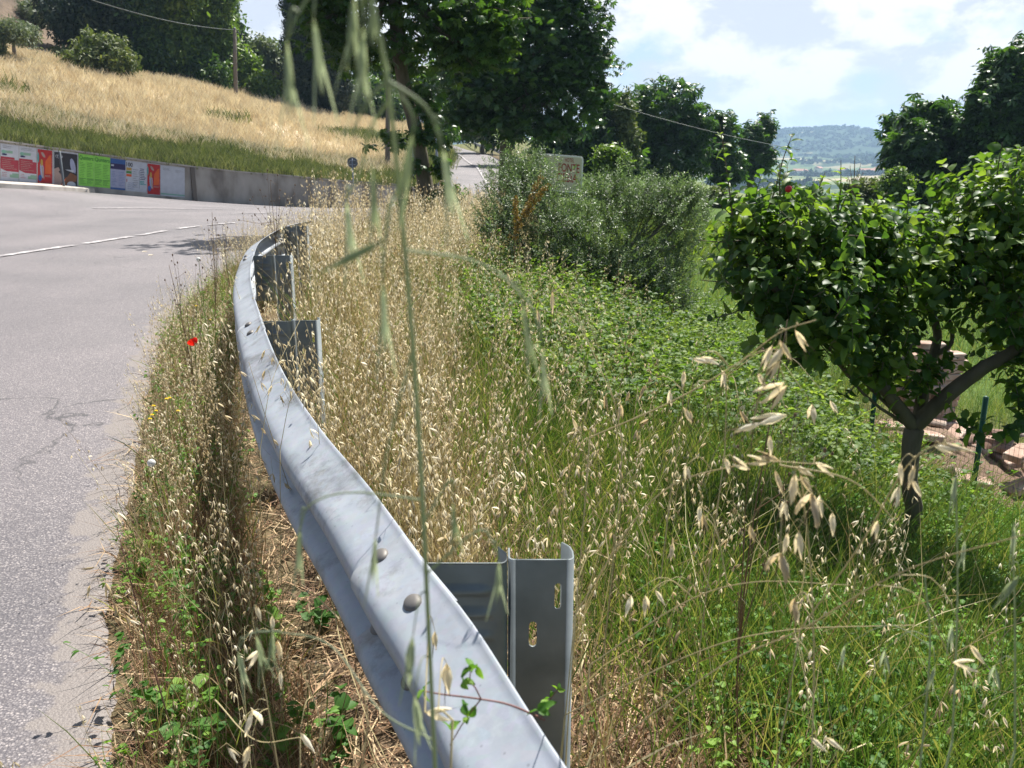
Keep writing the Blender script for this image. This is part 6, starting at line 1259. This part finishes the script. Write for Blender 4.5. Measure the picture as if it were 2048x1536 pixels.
# bare twiggy tree in the valley gap, valley bushes
weed('bare leafless sapling between the apple shoots and the distant fields', (1708, 420), 30, [(1710, 312), (1700, 330), (1722, 325), (1715, 340), (1695, 350), (1728, 345)], .03, 'stemdark', False, 'bare_sapling')
b_ = on_ground(1790, 34)
for lb, px, py, D, rx_, ry_, mt in (('low brown bush in the gap beside the bare sapling', 1730, 385, 36, 35, 20, 'shrub_dull'), ('yellow-green bush left of the rounded chestnut', 1790, 375, 34, 25, 28, 'wood_pale'), ('low green bush below the last chestnut of the row', 1580, 400, 33, 60, 22, 'wood'), ('pale bush behind the olive bush near the row of chestnuts', 1440, 400, 38, 30, 16, 'shrub_dull')):
    b_ = on_ground(px, D); make_tree('valley_bush', lb, 'bush', [(b_, .05), ((b_+P(px, py, D))/2, .04), (P(px, py, D), .03)], [lobe(px, py, D, rx_, ry_)], 330, clumpA, mt, (.5, .9), group='bushes above the valley')
# distant woodland and farmhouses
wd_ = Acc(); blob = [clump_template(26, 5.5, 4.5, 1100+i, .8) for i in range(5)]
nn0 = 9000; yy_ = rng.uniform(260, 2700, nn0); aa_ = rng.uniform(.22, .62, nn0); xx_ = aa_*yy_; mk = (vnoise(xx_, yy_, .012, 41)+.5*vnoise(xx_, yy_, .03, 42)+np.where(yy_ > 1950, 1.3, -.25)) > .25; xx_, yy_ = xx_[mk], yy_[mk]
zz_ = H(xx_, yy_)+2.0; idx = rng.integers(0, 5, len(xx_)); print('distant', len(xx_))
for i in range(5): q_ = idx == i; wd_.inst(blob[i], rot_for(q_.sum(), .1, (.5, 1.1)), np.column_stack([xx_, yy_, zz_])[q_])
o = wd_.build('distant_woodland', [M['wood_far']]); tag(o, 'bluish distant woods and hedges on the hills across the valley', 'woodland', kind='stuff')
M['render'] = plain('house_render', (.7, .66, .6), .8); M['roof'] = plain('house_roof', (.35, .18, .12), .8)
for k_, (px, py, D, s_) in enumerate(((1750, 307, 1250, 9), (1762, 304, 1300, 10), (1732, 311, 1150, 8), (1690, 305, 1300, 8), (1600, 309, 1200, 8), (1613, 307, 1250, 9), (1640, 303, 1350, 8), (1775, 311, 1150, 8))):
    p_ = P(px, py, D); x_, y_ = p_[0], p_[1]; z_ = H(x_, y_)[0]; rt_ = empty('farmhouse', (x_, y_, z_)); tag(rt_, 'tiny pale farmhouse on the far valley slope', 'house', 'farmhouses on the far slope')
    a = Acc(); R = Rz(rng.uniform(0, 3))[0]; box(a, (x_, y_, z_+3), (s_*1.6, s_, 8), R); a.build('wall', M['render'], rt_, smooth=False)
    a = Acc(); hw, hd_ = s_*.9, s_*.6; V = np.array([(-hw, -hd_, 7), (hw, -hd_, 7), (hw, hd_, 7), (-hw, hd_, 7), (-hw, 0, 9.6), (hw, 0, 9.6)])@R.T+np.array([x_, y_, z_]); a.raw(V, [(0, 1, 5), (0, 5, 4), (3, 4, 5), (3, 5, 2), (0, 4, 3), (1, 2, 5)], 0, .5); a.build('roof', M['roof'], rt_, smooth=False)
# ================================================================== haze
hz = bpy.data.meshes.new('haze'); bm = bmesh.new(); bmesh.ops.create_cube(bm, size=1); bm.to_mesh(hz); bm.free()
ho = bpy.data.objects.new('haze', hz); COL.objects.link(ho); zlo, zhi = -130, 130; ho.scale = (9400, 9400, zhi-zlo); ho.location = (0, 0, (zlo+zhi)/2); ho['kind'] = 'stuff'; ho['label'] = 'thin blue summer haze over the valley'; ho['category'] = 'haze'
m = bpy.data.materials.new('haze'); m.use_nodes = True; n = m.node_tree.nodes; l = m.node_tree.links; n.remove(n['Principled BSDF']); pvn = n.new('ShaderNodeVolumePrincipled'); pvn.inputs['Color'].default_value = (.50, .72, 1, 1); pvn.inputs['Density'].default_value = .00025; pvn.inputs['Anisotropy'].default_value = .2
l.new(pvn.outputs[0], n['Material Output'].inputs['Volume']); hz.materials.append(m); ho.display_type = 'WIRE'
